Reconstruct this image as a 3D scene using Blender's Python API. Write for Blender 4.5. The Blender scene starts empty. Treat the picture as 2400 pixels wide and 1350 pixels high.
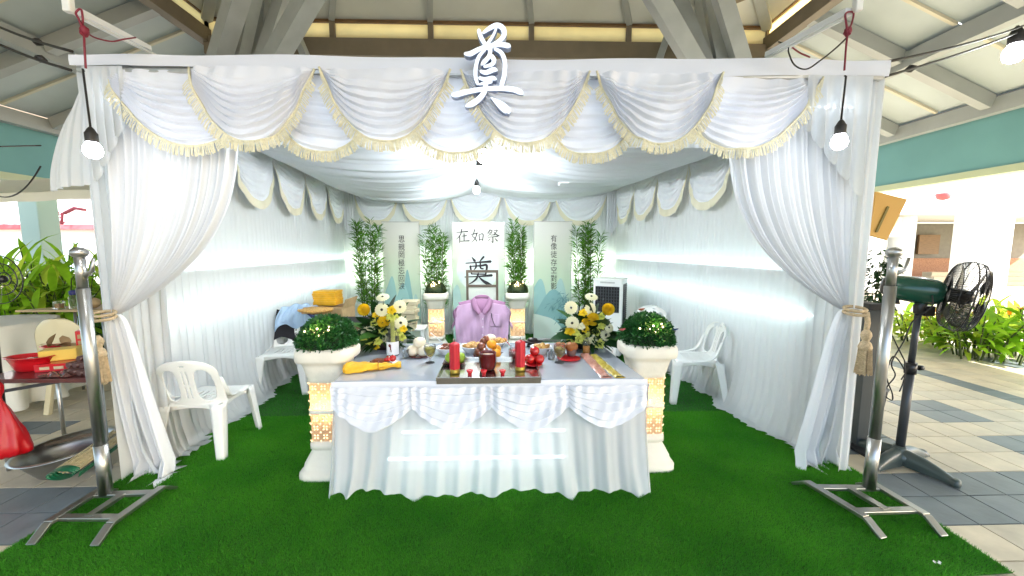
import bpy, math, random
from mathutils import Vector, Matrix
R = math.radians; PI = math.pi
random.seed(7)
scn = bpy.context.scene
COL = scn.collection

# ---------------------------------------------------------------- camera
CAM_H = 1.55
PITCH = math.atan(92 / 900); YAW = R(1.6)
cam = bpy.data.cameras.new('camera'); camo = bpy.data.objects.new('camera', cam); COL.objects.link(camo)
cam.sensor_width = 36; cam.lens = 13.5; cam.clip_start = 0.05; cam.clip_end = 500
camo.location = (0, 0, CAM_H); camo.rotation_euler = (PI / 2 - PITCH, 0, -YAW)
scn.camera = camo

# ---------------------------------------------------------------- sky, sun, exposure
SUN_EL, SUN_AZ = R(33), R(122)          # azimuth clockwise from +Y (the sun stands behind the camera, to the right)
w = bpy.data.worlds.new('World'); scn.world = w; w.use_nodes = True
nt = w.node_tree; nt.nodes.clear()
sky = nt.nodes.new('ShaderNodeTexSky'); sky.sky_type = 'NISHITA'; sky.sun_disc = False
sky.sun_elevation = SUN_EL; sky.sun_rotation = SUN_AZ; sky.dust_density = 2.5; sky.air_density = 1.0
bg = nt.nodes.new('ShaderNodeBackground'); bg.inputs['Strength'].default_value = 0.15
wo = nt.nodes.new('ShaderNodeOutputWorld')
nt.links.new(sky.outputs[0], bg.inputs['Color']); nt.links.new(bg.outputs[0], wo.inputs['Surface'])
sl = bpy.data.lights.new('sun', 'SUN'); sl.energy = 4.5; sl.angle = R(0.5); sl.color = (1, .95, .88)
so = bpy.data.objects.new('sun', sl); COL.objects.link(so)
sdir = Vector((math.sin(SUN_AZ) * math.cos(SUN_EL), math.cos(SUN_AZ) * math.cos(SUN_EL), math.sin(SUN_EL)))
so.rotation_euler = sdir.to_track_quat('Z', 'Y').to_euler(); so.location = sdir * 40
vs = scn.view_settings
vs.view_transform = 'Standard'; vs.look = 'None'; vs.gamma = 1; vs.use_curve_mapping = False
vs.exposure = 2.26
scn.cycles.max_bounces = 8; scn.cycles.diffuse_bounces = 5; scn.cycles.transmission_bounces = 6
scn.cycles.transparent_max_bounces = 16; scn.cycles.sample_clamp_indirect = 6
scn.cycles.caustics_reflective = False; scn.cycles.caustics_refractive = False

# ---------------------------------------------------------------- finding where a measured thing stands
def ray(u, v):                           # viewing direction of a point measured on the 2400 px photograph
    x = (u - 1200) / 900; y = (675 - v) / 900
    fy = math.cos(PITCH) + y * math.sin(PITCH); fz = -math.sin(PITCH) + y * math.cos(PITCH)
    return Vector((x * math.cos(YAW) + fy * math.sin(YAW), -x * math.sin(YAW) + fy * math.cos(YAW), fz))
def at(u, v, Y): r = ray(u, v); return Vector((0, 0, CAM_H)) + r * (Y / r.y)
def fl(u, v, z=0.0): r = ray(u, v); return Vector((0, 0, CAM_H)) + r * ((z - CAM_H) / r.z)

# ---------------------------------------------------------------- mesh builder
class MB:
    def __init__(s): s.v = []; s.f = []; s.sm = []; s.uv = None
    def add(s, vs_, fs, smooth=False, M=None):
        b = len(s.v)
        s.v += [tuple(M @ Vector(p)) if M is not None else tuple(p) for p in vs_]
        s.f += [tuple(i + b for i in f) for f in fs]; s.sm += [smooth] * len(fs); return s
    def box(s, c, d, M=None, rz=0, rx=0, ry=0):
        x, y, z = d[0] / 2, d[1] / 2, d[2] / 2
        Q = Matrix.Translation(c) @ Matrix.Rotation(rz, 4, 'Z') @ Matrix.Rotation(ry, 4, 'Y') @ Matrix.Rotation(rx, 4, 'X')
        if M is not None: Q = M @ Q
        return s.add([(-x,-y,-z),(x,-y,-z),(x,y,-z),(-x,y,-z),(-x,-y,z),(x,-y,z),(x,y,z),(-x,y,z)],
                     [(0,3,2,1),(4,5,6,7),(0,1,5,4),(1,2,6,5),(2,3,7,6),(3,0,4,7)], False, Q)
    def bar(s, a, b, w_, h_, up=(0, 0, 1), M=None):           # rectangular bar from a to b
        a = Vector(a); b = Vector(b); d = b - a; L = d.length; d.normalize()
        up = Vector(up)
        if abs(d.dot(up)) > .98: up = Vector((0, 1, 0))
        sx = d.cross(up).normalized(); sz = sx.cross(d).normalized()
        Q = Matrix((( d.x, sx.x, sz.x, (a.x+b.x)/2), (d.y, sx.y, sz.y, (a.y+b.y)/2), (d.z, sx.z, sz.z, (a.z+b.z)/2), (0,0,0,1)))
        if M is not None: Q = M @ Q
        return s.box((0, 0, 0), (L, w_, h_), Q)
    def grid(s, nu, nv, fn, closed=False, smooth=True, skip=None):
        b = len(s.v)
        for j in range(nv + 1):
            for i in range(nu if closed else nu + 1):
                s.v.append(tuple(fn(i / nu, j / nv)))
        W = nu if closed else nu + 1
        for j in range(nv):
            for i in range(nu):
                if skip and skip((i + .5) / nu, (j + .5) / nv): continue
                i2 = (i + 1) % W if closed else i + 1
                s.f.append((b+j*W+i, b+j*W+i2, b+(j+1)*W+i2, b+(j+1)*W+i)); s.sm.append(smooth)
        return s
    def tube(s, pts, r, n=8, caps=True, flat=1.0, M=None):
        pts = [Vector(p) for p in pts]; m = len(pts)
        rr = r if isinstance(r, (list, tuple)) else [r] * m
        b = len(s.v); px = None
        for i, p in enumerate(pts):
            t = (pts[min(i+1, m-1)] - pts[max(i-1, 0)])
            t = t.normalized() if t.length > 1e-9 else Vector((0, 0, 1))
            if px is None:
                px = t.cross(Vector((0, 0, 1)) if abs(t.z) < .9 else Vector((1, 0, 0))).normalized()
            px = (px - t * px.dot(t)).normalized(); py = t.cross(px)
            for k in range(n):
                a = 2 * PI * k / n
                q = p + px * math.cos(a) * rr[i] + py * math.sin(a) * rr[i] * flat
                s.v.append(tuple(M @ q) if M is not None else tuple(q))
        for i in range(m - 1):
            for k in range(n):
                k2 = (k + 1) % n
                s.f.append((b+i*n+k, b+i*n+k2, b+(i+1)*n+k2, b+(i+1)*n+k)); s.sm.append(n > 5)
        if caps:
            s.f.append(tuple(b + k for k in reversed(range(n)))); s.sm.append(False)
            s.f.append(tuple(b + (m-1)*n + k for k in range(n))); s.sm.append(False)
        return s
    def lathe(s, prof, c=(0, 0, 0), n=24, M=None, smooth=True, sx=1, sy=1, a0=0, sq=0):
        b = len(s.v); m = len(prof)
        for (r, z) in prof:
            for k in range(n):
                a = a0 + 2 * PI * k / n; x, y = math.cos(a), math.sin(a)
                if sq: q_ = (abs(x)**sq + abs(y)**sq) ** (-1 / sq); x *= q_; y *= q_
                p = Vector((c[0] + r * x * sx, c[1] + r * y * sy, c[2] + z))
                s.v.append(tuple(M @ p) if M is not None else tuple(p))
        for i in range(m - 1):
            for k in range(n):
                k2 = (k + 1) % n
                s.f.append((b+i*n+k, b+i*n+k2, b+(i+1)*n+k2, b+(i+1)*n+k)); s.sm.append(smooth)
        if prof[0][0] > 1e-5: s.f.append(tuple(b + k for k in reversed(range(n)))); s.sm.append(False)
        if prof[-1][0] > 1e-5: s.f.append(tuple(b + (m-1)*n + k for k in range(n))); s.sm.append(False)
        return s
    def ball(s, c, r, n=12, rz=1.0, M=None, noise=0, sx=1, sy=1):
        prof = [(max(1e-6, math.sin(PI*i/(n//2+2))) * r, -math.cos(PI*i/(n//2+2)) * r * rz) for i in range(n//2 + 3)]
        b = len(s.v); s.lathe(prof, c, n, M, True, sx, sy)
        if noise:
            for i in range(b, len(s.v)):
                p = Vector(s.v[i]); k = 1 + noise * math.sin(p.x * 9 / r + 2.1) * math.sin(p.y * 8 / r + 1) * math.sin(p.z * 7 / r)
                cc = Vector(c) if M is None else M @ Vector(c)
                s.v[i] = tuple(cc + (p - cc) * k)
        return s
    def prism(s, poly, z0, z1, M=None, smooth=False):          # polygon in XY, extruded along Z
        n = len(poly)
        return s.add([(x, y, z0) for x, y in poly] + [(x, y, z1) for x, y in poly],
                     [tuple(reversed(range(n))), tuple(range(n, 2*n))] + [(i, (i+1) % n, n+(i+1) % n, n+i) for i in range(n)], smooth, M)
    def blade(s, p, d, L, W, droop=0.3, up=None, seg=3, fold=0.0):   # a leaf blade from p towards d
        p = Vector(p); d = Vector(d).normalized()
        side = d.cross(Vector((0, 0, 1)));
        side = side.normalized() if side.length > .05 else Vector((1, 0, 0))
        if up is not None: side = (Matrix.Rotation(up, 3, d) @ side)
        b = len(s.v); q = p.copy(); dd = d.copy()
        for i in range(seg + 1):
            t = i / seg; ww = W * (math.sin(PI * min(1, .12 + t * .88)) ** .8) * .5
            if i == seg: ww = W * .02
            nrm = side.cross(dd).normalized()
            s.v += [tuple(q - side * ww + nrm * ww * fold), tuple(q + side * ww + nrm * ww * fold)]
            dd = (dd + Vector((0, 0, -droop / seg))).normalized(); q = q + dd * (L / seg)
        for i in range(seg):
            s.f.append((b+2*i, b+2*i+1, b+2*i+3, b+2*i+2)); s.sm.append(True)
        return s
    def mesh(s, name):
        me = bpy.data.meshes.new(name); me.from_pydata(s.v, [], s.f)
        me.polygons.foreach_set('use_smooth', s.sm); me.update(); return me

def props(o, label=None, cat=None, group=None, kind=None):
    if label: o['label'] = label
    if cat: o['category'] = cat
    if group: o['group'] = group
    if kind: o['kind'] = kind
    return o
def thing(name, label, cat, loc=(0, 0, 0), rz=0, group=None):
    o = bpy.data.objects.new(name, None); COL.objects.link(o); o.location = loc; o.rotation_euler = (0, 0, rz)
    o.empty_display_size = .1
    return props(o, label, cat, group)
def put(name, mb, mat, parent=None, loc=None, rot=None, scale=None, bevel=0, label=None, kind=None, world=False, solid=0, sub=0, mod_off=0):
    me = mb.mesh(name) if isinstance(mb, MB) else mb
    if mat is not None and not me.materials: me.materials.append(mat)
    o = bpy.data.objects.new(name, me); COL.objects.link(o)
    if parent is not None:
        o.parent = parent
        if world:                      # mesh written in world coordinates under a placed thing
            q = parent; Mt = Matrix.Identity(4); ch = []
            while q is not None: ch.append(q); q = q.parent
            for q in reversed(ch): Mt = Mt @ q.matrix_basis
            me.transform(Mt.inverted())
    if loc is not None: o.location = loc
    if rot is not None: o.rotation_euler = rot
    if scale is not None: o.scale = scale if isinstance(scale, (tuple, list)) else (scale,) * 3
    if solid:
        md = o.modifiers.new('solid', 'SOLIDIFY'); md.thickness = solid; md.offset = mod_off
    if bevel:
        md = o.modifiers.new('bevel', 'BEVEL'); md.width = bevel; md.segments = 2; md.limit_method = 'ANGLE'; md.angle_limit = R(40)
    if sub:
        md = o.modifiers.new('sub', 'SUBSURF'); md.levels = sub; md.render_levels = sub
    return props(o, label, None, None, kind)
def struct(name, mb, mat, **k):
    o = put(name, mb, mat, **k); o['kind'] = 'structure'; return o
def solo(name, mb, mat, label, cat, group=None, **k):
    o = put(name, mb, mat, **k); return props(o, label, cat, group)
KIDS = {}
def copy_tree(o, label=None, loc=None, rz=None, scale=None):
    def rec(q, par):
        c = q.copy(); COL.objects.link(c)
        if par is not None: c.parent = par
        for ch in [x for x in ALL if x.parent == q]: rec(ch, c)
        return c
    ALL = list(COL.objects)
    r = rec(o, None)
    if label: r['label'] = label
    if loc is not None: r.location = loc
    if rz is not None: r.rotation_euler = (0, 0, rz)
    if scale is not None: r.scale = (scale,) * 3 if not isinstance(scale, tuple) else scale
    return r

# ---------------------------------------------------------------- materials
def mat(name, col, rough=.6, metal=0, bump=0, bscale=20, var=0, vscale=6, trans=0, clear=0, emit=None, es=0, spec=.5,
        translucent=0, transparent=0, stretch=None, coat=0, ior=1.45, col2=None, sub=0, sheen=0):
    m = bpy.data.materials.new(name); m.use_nodes = True; n = m.node_tree; n.nodes.clear(); L = n.links.new
    out = n.nodes.new('ShaderNodeOutputMaterial'); p = n.nodes.new('ShaderNodeBsdfPrincipled')
    p.inputs['Base Color'].default_value = (*col, 1); p.inputs['Roughness'].default_value = rough
    p.inputs['Metallic'].default_value = metal; p.inputs['Transmission Weight'].default_value = trans
    p.inputs['Coat Weight'].default_value = coat; p.inputs['IOR'].default_value = ior
    p.inputs['Specular IOR Level'].default_value = spec
    p.inputs['Sheen Weight'].default_value = sheen
    if sub: p.inputs['Subsurface Weight'].default_value = sub; p.inputs['Subsurface Radius'].default_value = (.02, .01, .008)
    if emit: p.inputs['Emission Color'].default_value = (*emit, 1); p.inputs['Emission Strength'].default_value = es
    tc = n.nodes.new('ShaderNodeTexCoord'); vec = tc.outputs['Object']
    if stretch:
        mp = n.nodes.new('ShaderNodeMapping'); mp.inputs['Scale'].default_value = stretch; L(vec, mp.inputs[0]); vec = mp.outputs[0]
    if var or col2:
        nz = n.nodes.new('ShaderNodeTexNoise'); nz.inputs['Scale'].default_value = vscale; nz.inputs['Detail'].default_value = 6; L(vec, nz.inputs['Vector'])
        cr = n.nodes.new('ShaderNodeMapRange'); cr.inputs[1].default_value = .3; cr.inputs[2].default_value = .7; L(nz.outputs[0], cr.inputs[0])
        mx = n.nodes.new('ShaderNodeMix'); mx.data_type = 'RGBA'; L(cr.outputs[0], mx.inputs[0])
        c2 = col2 if col2 else tuple(min(1, c * (1 + var)) for c in col); c1 = col if col2 else tuple(c * (1 - var) for c in col)
        mx.inputs[6].default_value = (*c1, 1); mx.inputs[7].default_value = (*c2, 1)
        L(mx.outputs[2], p.inputs['Base Color']); colout = mx.outputs[2]
    else: colout = None
    if bump:
        nb = n.nodes.new('ShaderNodeTexNoise'); nb.inputs['Scale'].default_value = bscale; nb.inputs['Detail'].default_value = 5; L(vec, nb.inputs['Vector'])
        bp = n.nodes.new('ShaderNodeBump'); bp.inputs['Strength'].default_value = bump; bp.inputs['Distance'].default_value = .01
        L(nb.outputs[0], bp.inputs['Height']); L(bp.outputs[0], p.inputs['Normal'])
    res = p.outputs[0]
    if translucent:
        t = n.nodes.new('ShaderNodeBsdfTranslucent'); t.inputs[0].default_value = (*col, 1)
        if colout: L(colout, t.inputs[0])
        ms = n.nodes.new('ShaderNodeMixShader'); ms.inputs[0].default_value = translucent; L(res, ms.inputs[1]); L(t.outputs[0], ms.inputs[2]); res = ms.outputs[0]
    if transparent:
        t = n.nodes.new('ShaderNodeBsdfTransparent'); ms = n.nodes.new('ShaderNodeMixShader'); ms.inputs[0].default_value = transparent
        L(res, ms.inputs[1]); L(t.outputs[0], ms.inputs[2]); res = ms.outputs[0]
    L(res, out.inputs[0]); return m
def glow(name, col, s):
    m = bpy.data.materials.new(name); m.use_nodes = True; n = m.node_tree; n.nodes.clear()
    e = n.nodes.new('ShaderNodeEmission'); e.inputs[0].default_value = (*col, 1); e.inputs[1].default_value = s
    o = n.nodes.new('ShaderNodeOutputMaterial'); n.links.new(e.outputs[0], o.inputs[0]); return m

CL = (.79, .815, .85)
M = {
 'cloth': mat('cloth', CL, .62, bump=.12, bscale=120, translucent=.14, sheen=.3, spec=.3),
 'sheer': mat('sheer', (.80, .83, .85), .7, translucent=.42, transparent=.10, spec=.2),
 'backing': mat('backing', (.82, .84, .84), .8, translucent=.12, spec=.2),
 'satin': mat('satin', (.77, .80, .87), .34, bump=.10, bscale=90, translucent=.14, sheen=.4, spec=.5),
 'skirt': mat('skirt', (.77, .81, .85), .6, translucent=.35, transparent=.16, spec=.3),
 'ceilcloth': mat('ceilcloth', (.76, .80, .84), .42, translucent=.25, spec=.45),
 'cream': mat('cream', (.74, .70, .50), .75, bump=.6, bscale=150, var=.12, vscale=60),
 'hem': mat('hem', (.70, .66, .50), .7, bump=.2, bscale=80),
 'rope': mat('rope', (.55, .43, .27), .7, bump=.8, bscale=120, var=.2, vscale=60),
 'steel': mat('steel', (.42, .42, .40), .36, 1, bump=.12, bscale=14, var=.14, vscale=5),
 'steel2': mat('steel2', (.55, .55, .53), .38, 1, bump=.15, bscale=30, var=.1, vscale=12),
 'plastic': mat('plastic', (.80, .81, .78), .38, bump=.05, bscale=60, sub=.05),
 'plasterw': mat('plasterw', (.76, .73, .64), .6, bump=.35, bscale=18, var=.06, vscale=7),
 'beam': mat('beam', (.39, .41, .41), .5, bump=.05, var=.06, vscale=2),
 'panel': mat('panel', (.50, .56, .57), .7, var=.05, vscale=1.5),
 'ledge': mat('ledge', (.20, .165, .12), .6, var=.1, vscale=3),
 'strut': mat('strut', (.40, .43, .44), .35, bump=.05, var=.08, vscale=3),
 'strip': mat('strip', (.62, .58, .46), .6),
 'turq': mat('turq', (.17, .38, .40), .7, var=.05, vscale=1.2),
 'white': mat('white', (.78, .79, .80), .6, var=.02, vscale=2),
 'black': mat('black', (.012, .012, .014), .45),
 'rubber': mat('rubber', (.02, .018, .016), .55),
 'wire_red': mat('wire_red', (.20, .012, .03), .45),
 'tabletop': mat('tabletop', (.36, .40, .46), .13, var=.06, vscale=3, coat=.5, bump=.02, bscale=10),
 'tray': mat('tray', (.55, .52, .46), .16, 1, bump=.05, bscale=8, var=.1, vscale=8),
 'red': mat('red', (.50, .008, .015), .3, coat=.3),
 'redglass': mat('redglass', (.62, .01, .02), .12, coat=.6, emit=(.6, .01, .02), es=0),
 'darkred': mat('darkred', (.10, .006, .008), .22, coat=.5, var=.2, vscale=8),
 'wax': mat('wax', (.50, .02, .035), .42, sub=.2, bump=.1, bscale=30),
 'gold': mat('gold', (.45, .32, .06), .32, .6, bump=.3, bscale=30),
 'yellow': mat('yellow', (.72, .40, .02), .5, bump=.5, bscale=16, var=.18, vscale=10),
 'glass': mat('glass', (.9, .93, .93), .03, trans=.95, ior=1.2, transparent=.35),
 'bottleglass': mat('bottleglass', (.88, .9, .82), .05, trans=.9, ior=1.15, transparent=.5),
 'wine': mat('wine', (.62, .52, .02), .06, trans=.6, ior=1.25, transparent=.1),
 'amber': mat('amber', (.70, .28, .02), .1, trans=.4, ior=1.2),
 'bun': mat('bun', (.80, .72, .55), .6, sub=.15),
 'china': mat('china', (.82, .83, .84), .2, coat=.4),
 'food': mat('food', (.42, .19, .05), .5, bump=1, bscale=60, col2=(.65, .42, .12), vscale=60),
 'meat': mat('meat', (.20, .05, .015), .3, bump=.6, bscale=40, var=.4, vscale=25, coat=.4),
 'dark': mat('dark', (.025, .016, .014), .4, var=.3, vscale=20),
 'orange': mat('orange', (.85, .36, .02), .42, bump=.35, bscale=120, var=.08, vscale=20),
 'apple': mat('apple', (.45, .01, .01), .15, coat=.6, var=.25, vscale=14),
 'greenfruit': mat('greenfruit', (.30, .48, .05), .4, bump=.4, bscale=50, var=.2, vscale=15),
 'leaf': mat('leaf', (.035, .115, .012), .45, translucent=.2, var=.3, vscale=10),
 'leafdark': mat('leafdark', (.010, .048, .010), .4, translucent=.12, var=.35, vscale=12),
 'bamboo': mat('bamboo', (.075, .22, .012), .5, translucent=.3, var=.45, vscale=9),
 'stem': mat('stem', (.05, .075, .015), .6, var=.2),
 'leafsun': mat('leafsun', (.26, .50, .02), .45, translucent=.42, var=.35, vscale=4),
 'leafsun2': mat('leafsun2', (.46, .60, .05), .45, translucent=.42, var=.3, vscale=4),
 'box1': mat('box1', (.014, .095, .016), .5, translucent=.1, var=.45, vscale=16),
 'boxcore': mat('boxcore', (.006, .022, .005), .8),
 'moss': mat('moss', (.03, .05, .004), .7, translucent=.15, var=.4, vscale=20),
 'petalw': mat('petalw', (.80, .79, .54), .55, translucent=.2),
 'petaly': mat('petaly', (.80, .58, .02), .6, translucent=.15),
 'petalg': mat('petalg', (.62, .66, .14), .6, translucent=.2, var=.2, vscale=30),
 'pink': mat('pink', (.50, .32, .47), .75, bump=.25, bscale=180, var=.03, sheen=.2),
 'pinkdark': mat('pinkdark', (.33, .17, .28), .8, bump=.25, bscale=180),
 'blueshirt': mat('blueshirt', (.36, .50, .68), .8, bump=.3, bscale=150, sheen=.2),
 'jacket': mat('jacket', (.012, .012, .016), .8),
 'navy': mat('navy', (.015, .02, .12), .5),
 'framebr': mat('framebr', (.11, .085, .06), .4, var=.2),
 'paper': mat('paper', (.62, .55, .36), .85, bump=.6, bscale=40, var=.12, vscale=18, stretch=(1, 1, 12)),
 'carton': mat('carton', (.38, .27, .14), .85, var=.15, vscale=10),
 'wood': mat('wood', (.16, .09, .04), .5, var=.3, vscale=5, stretch=(1, 8, 8)),
 'woodlite': mat('woodlite', (.50, .42, .24), .6, var=.2, vscale=6, stretch=(1, 10, 10)),
 'greenbag': mat('greenbag', (.012, .13, .06), .35, bump=.5, bscale=12),
 'redbag': mat('redbag', (.50, .006, .012), .35, bump=.7, bscale=9, translucent=.2),
 'brownwrap': mat('brownwrap', (.09, .04, .035), .35, bump=.5, bscale=30, var=.2),
 'fangreen': mat('fangreen', (.006, .065, .04), .25, coat=.5),
 'fanblack': mat('fanblack', (.015, .015, .016), .3),
 'fanpost': mat('fanpost', (.05, .055, .062), .35, .3),
 'fanbase': mat('fanbase', (.045, .065, .062), .38, coat=.2),
 'blade': mat('blade', (.03, .024, .022), .4, transparent=.25),
 'board': mat('board', (.60, .34, .08), .6),
 'greypost': mat('greypost', (.045, .055, .058), .5),
 'canopy': mat('canopy', (.75, .73, .62), .7, translucent=.4),
 'beige': mat('beige', (.68, .60, .38), .45),
 'tcloth': mat('tcloth', (.80, .79, .70), .7, translucent=.25, bump=.1),
 'pinkred': mat('pinkred', (.55, .10, .12), .6),
 'bark': mat('bark', (.16, .10, .09), .9, bump=1, bscale=20, var=.3),
 'stonebrown': mat('stonebrown', (.34, .17, .10), .7, bump=.4, bscale=40, var=.25, vscale=25),
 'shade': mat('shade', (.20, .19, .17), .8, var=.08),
 'soil': mat('soil', (.35, .23, .12), .9, bump=.8, bscale=10, var=.3, vscale=6),
 'lawn': mat('lawn', (.14, .30, .03), .9, bump=1, bscale=80, var=.35, vscale=12),
 'pave': mat('pave', (.55, .48, .36), .8, var=.08, vscale=.8),
 'grout': mat('grout', (.22, .20, .16), .9),
 'yellowc': mat('yellowc', (.70,.48,.08), .5, var=.08),
 'ink': mat('ink', (.015, .013, .018), .7),
 'shutter': mat('shutter', (.50, .68, .72), .5),
 'led': glow('led', (.80, 1.0, .98), 4.0),
 'ledback': glow('ledback', (.88, 1.0, .72), 9),
 'ledval': glow('ledval', (.88, .95, 1.0), 3.0),
 'led2': glow('led2', (.85, 1.0, 1.0), 2.0),
 'bulb': glow('bulb', (.93, .95, 1.0), 14),
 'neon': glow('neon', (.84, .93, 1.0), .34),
 'warm': glow('warm', (1.0, .74, .42), .42),
 'fairy': glow('fairy', (1.0, .72, .38), 3),
}
import numpy as np
# ================================================================ GROUND
floor = struct('floor', MB().add([(-16,-8,-.016),(16,-8,-.016),(16,13,-.016),(-16,13,-.016)], [(0,1,2,3)]), M['grout'])
T = .25; X0, Y0 = -12.05, .70
def slate(x, y):
    if 1.95 <= y < 2.45: return True
    if x > 2.4:
        if 3.20 <= y < 3.70 and 3.95 <= x < 4.45: return True
        if 2.70 <= y < 3.20 and 2.45 <= x < 3.20: return True
        if 2.45 <= y < 2.95 and 3.95 <= x < 4.70: return True
        if 5.20 <= x < 5.45: return True
        if 4.7 <= y < 5.2 and 6.7 <= x < 7.2: return True
    else:
        if 4.45 <= y < 4.70: return True
        if 3.20 <= y < 3.45 and -4.4 < x < -3.9: return True
    return False
m_tiles = []
for nm, c in (('tile_cream', (.64, .56, .41)), ('tile_sand', (.56, .50, .38)), ('tile_slate', (.17, .20, .215)), ('tile_slate_dark', (.14, .17, .185))):
    m_tiles.append(mat(nm, c, .38, bump=.12, bscale=30, var=.15, vscale=5, spec=.4))
tile_mesh = []
for m_ in m_tiles:
    b = MB(); t = T - .006; h = .0155
    b.add([(0,0,-h),(t,0,-h),(t,t,-h),(0,t,-h),(.0015,.0015,0),(t-.0015,.0015,0),(t-.0015,t-.0015,0),(.0015,t-.0015,0)],
          [(0,1,5,4),(1,2,6,5),(2,3,7,6),(3,0,4,7),(4,5,6,7)])
    me = b.mesh('tile'); me.materials.append(m_); tile_mesh.append(me)
cand = []
for j in range(46):
    for i in range(106):
        x = X0 + i * T; y = Y0 + j * T
        if -2.3 < x < 2.1 and y > 1.7: continue
        k = 2 if slate(x + .01, y + .01) else 0
        k += 1 if random.random() < .4 else 0
        cx, cy = x + T/2, y + T/2
        vis = cy > abs(cx) * .72 + .05 and cy > 1.55 and (abs(cx) > 2.3)
        cand.append((0 if vis else 1, math.hypot(cx, cy), x, y, k))
cand.sort()
rest = [MB() for _ in m_tiles]
for n_, (a_, d_, x, y, k) in enumerate(cand):
    dz = random.uniform(-.0006, .0006)
    if n_ < 295:
        o = put('tile', tile_mesh[k], None, floor, loc=(x, y, dz))
    else:
        me = tile_mesh[k]; rest[k].add([tuple(v.co) for v in me.vertices], [tuple(p.vertices) for p in me.polygons], False, Matrix.Translation((x, y, dz)))
for k, b in enumerate(rest): put('paving', b, m_tiles[k], floor, kind='stuff')

def turf(name, poly, dens, seed, c1, c2, z0, hgt, lean):
    rg = np.random.default_rng(seed); xs = np.array([p[0] for p in poly]); ys = np.array([p[1] for p in poly])
    base = MB().add([(x, y, z0) for x, y in poly] + [(x, y, z0 - .004) for x, y in poly],
                    [tuple(range(len(poly)))] + [(i, (i+1) % len(poly), len(poly)+(i+1) % len(poly), len(poly)+i) for i in range(len(poly))])
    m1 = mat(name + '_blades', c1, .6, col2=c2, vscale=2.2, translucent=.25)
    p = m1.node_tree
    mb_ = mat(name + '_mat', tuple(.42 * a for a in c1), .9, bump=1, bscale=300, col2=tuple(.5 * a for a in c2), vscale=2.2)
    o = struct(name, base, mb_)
    n = int(dens * (xs.max() - xs.min()) * (ys.max() - ys.min()))
    px = rg.uniform(xs.min(), xs.max(), n); py = rg.uniform(ys.min(), ys.max(), n)
    inside = np.zeros(n, bool); L = len(poly)
    for i in range(L):
        x1, y1 = poly[i]; x2, y2 = poly[(i + 1) % L]
        c = ((y1 > py) != (y2 > py)) & (px < (x2 - x1) * (py - y1) / (y2 - y1 + 1e-12) + x1); inside ^= c
    px = px[inside]; py = py[inside]; n = len(px)
    near = np.clip((py - 1.5) / 4, 0, 1); wd = .0011 + near * .0022
    a = rg.uniform(0, 2 * np.pi, n); ht = hgt * rg.uniform(.55, 1.15, n) * (1 + .18 * np.sin(px * 9 + py * 4) * np.sin(py * 7 - px * 3))
    lx = rg.normal(lean[0], .005, n); ly = rg.normal(lean[1], .005, n)
    V = np.zeros((n, 3, 3), np.float32)
    V[:, 0] = np.stack([px - np.cos(a) * wd, py - np.sin(a) * wd, np.full(n, z0)], 1)
    V[:, 1] = np.stack([px + np.cos(a) * wd, py + np.sin(a) * wd, np.full(n, z0)], 1)
    V[:, 2] = np.stack([px + lx, py + ly, z0 + ht], 1)
    me = bpy.data.meshes.new('grass_blades'); me.vertices.add(n * 3); me.vertices.foreach_set('co', V.ravel())
    me.loops.add(n * 3); me.loops.foreach_set('vertex_index', np.arange(n * 3, dtype=np.int32))
    me.polygons.add(n); me.polygons.foreach_set('loop_start', np.arange(0, n * 3, 3, dtype=np.int32)); me.update(calc_edges=True)
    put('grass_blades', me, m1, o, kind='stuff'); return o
edge = [(2.44, 1.62), (2.47, 2.1), (2.46, 3.46)]
turf('turf', [(-2.55,1.74),(-2.42,1.63),(-1.2,1.56),(.4,1.55),(1.6,1.58)] + edge + [(-2.62,3.46),(-2.56,2.5)], 52000, 3,
     (.045, .28, .012), (.095, .40, .022), .010, .017, (.001, -.003))
turf('turf_rear', [(-2.7,3.43),(2.44,3.43),(2.3,6.9),(-2.9,6.9)], 14000, 5, (.020, .17, .009), (.035, .23, .014), .006, .014, (.0, .004))

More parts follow.
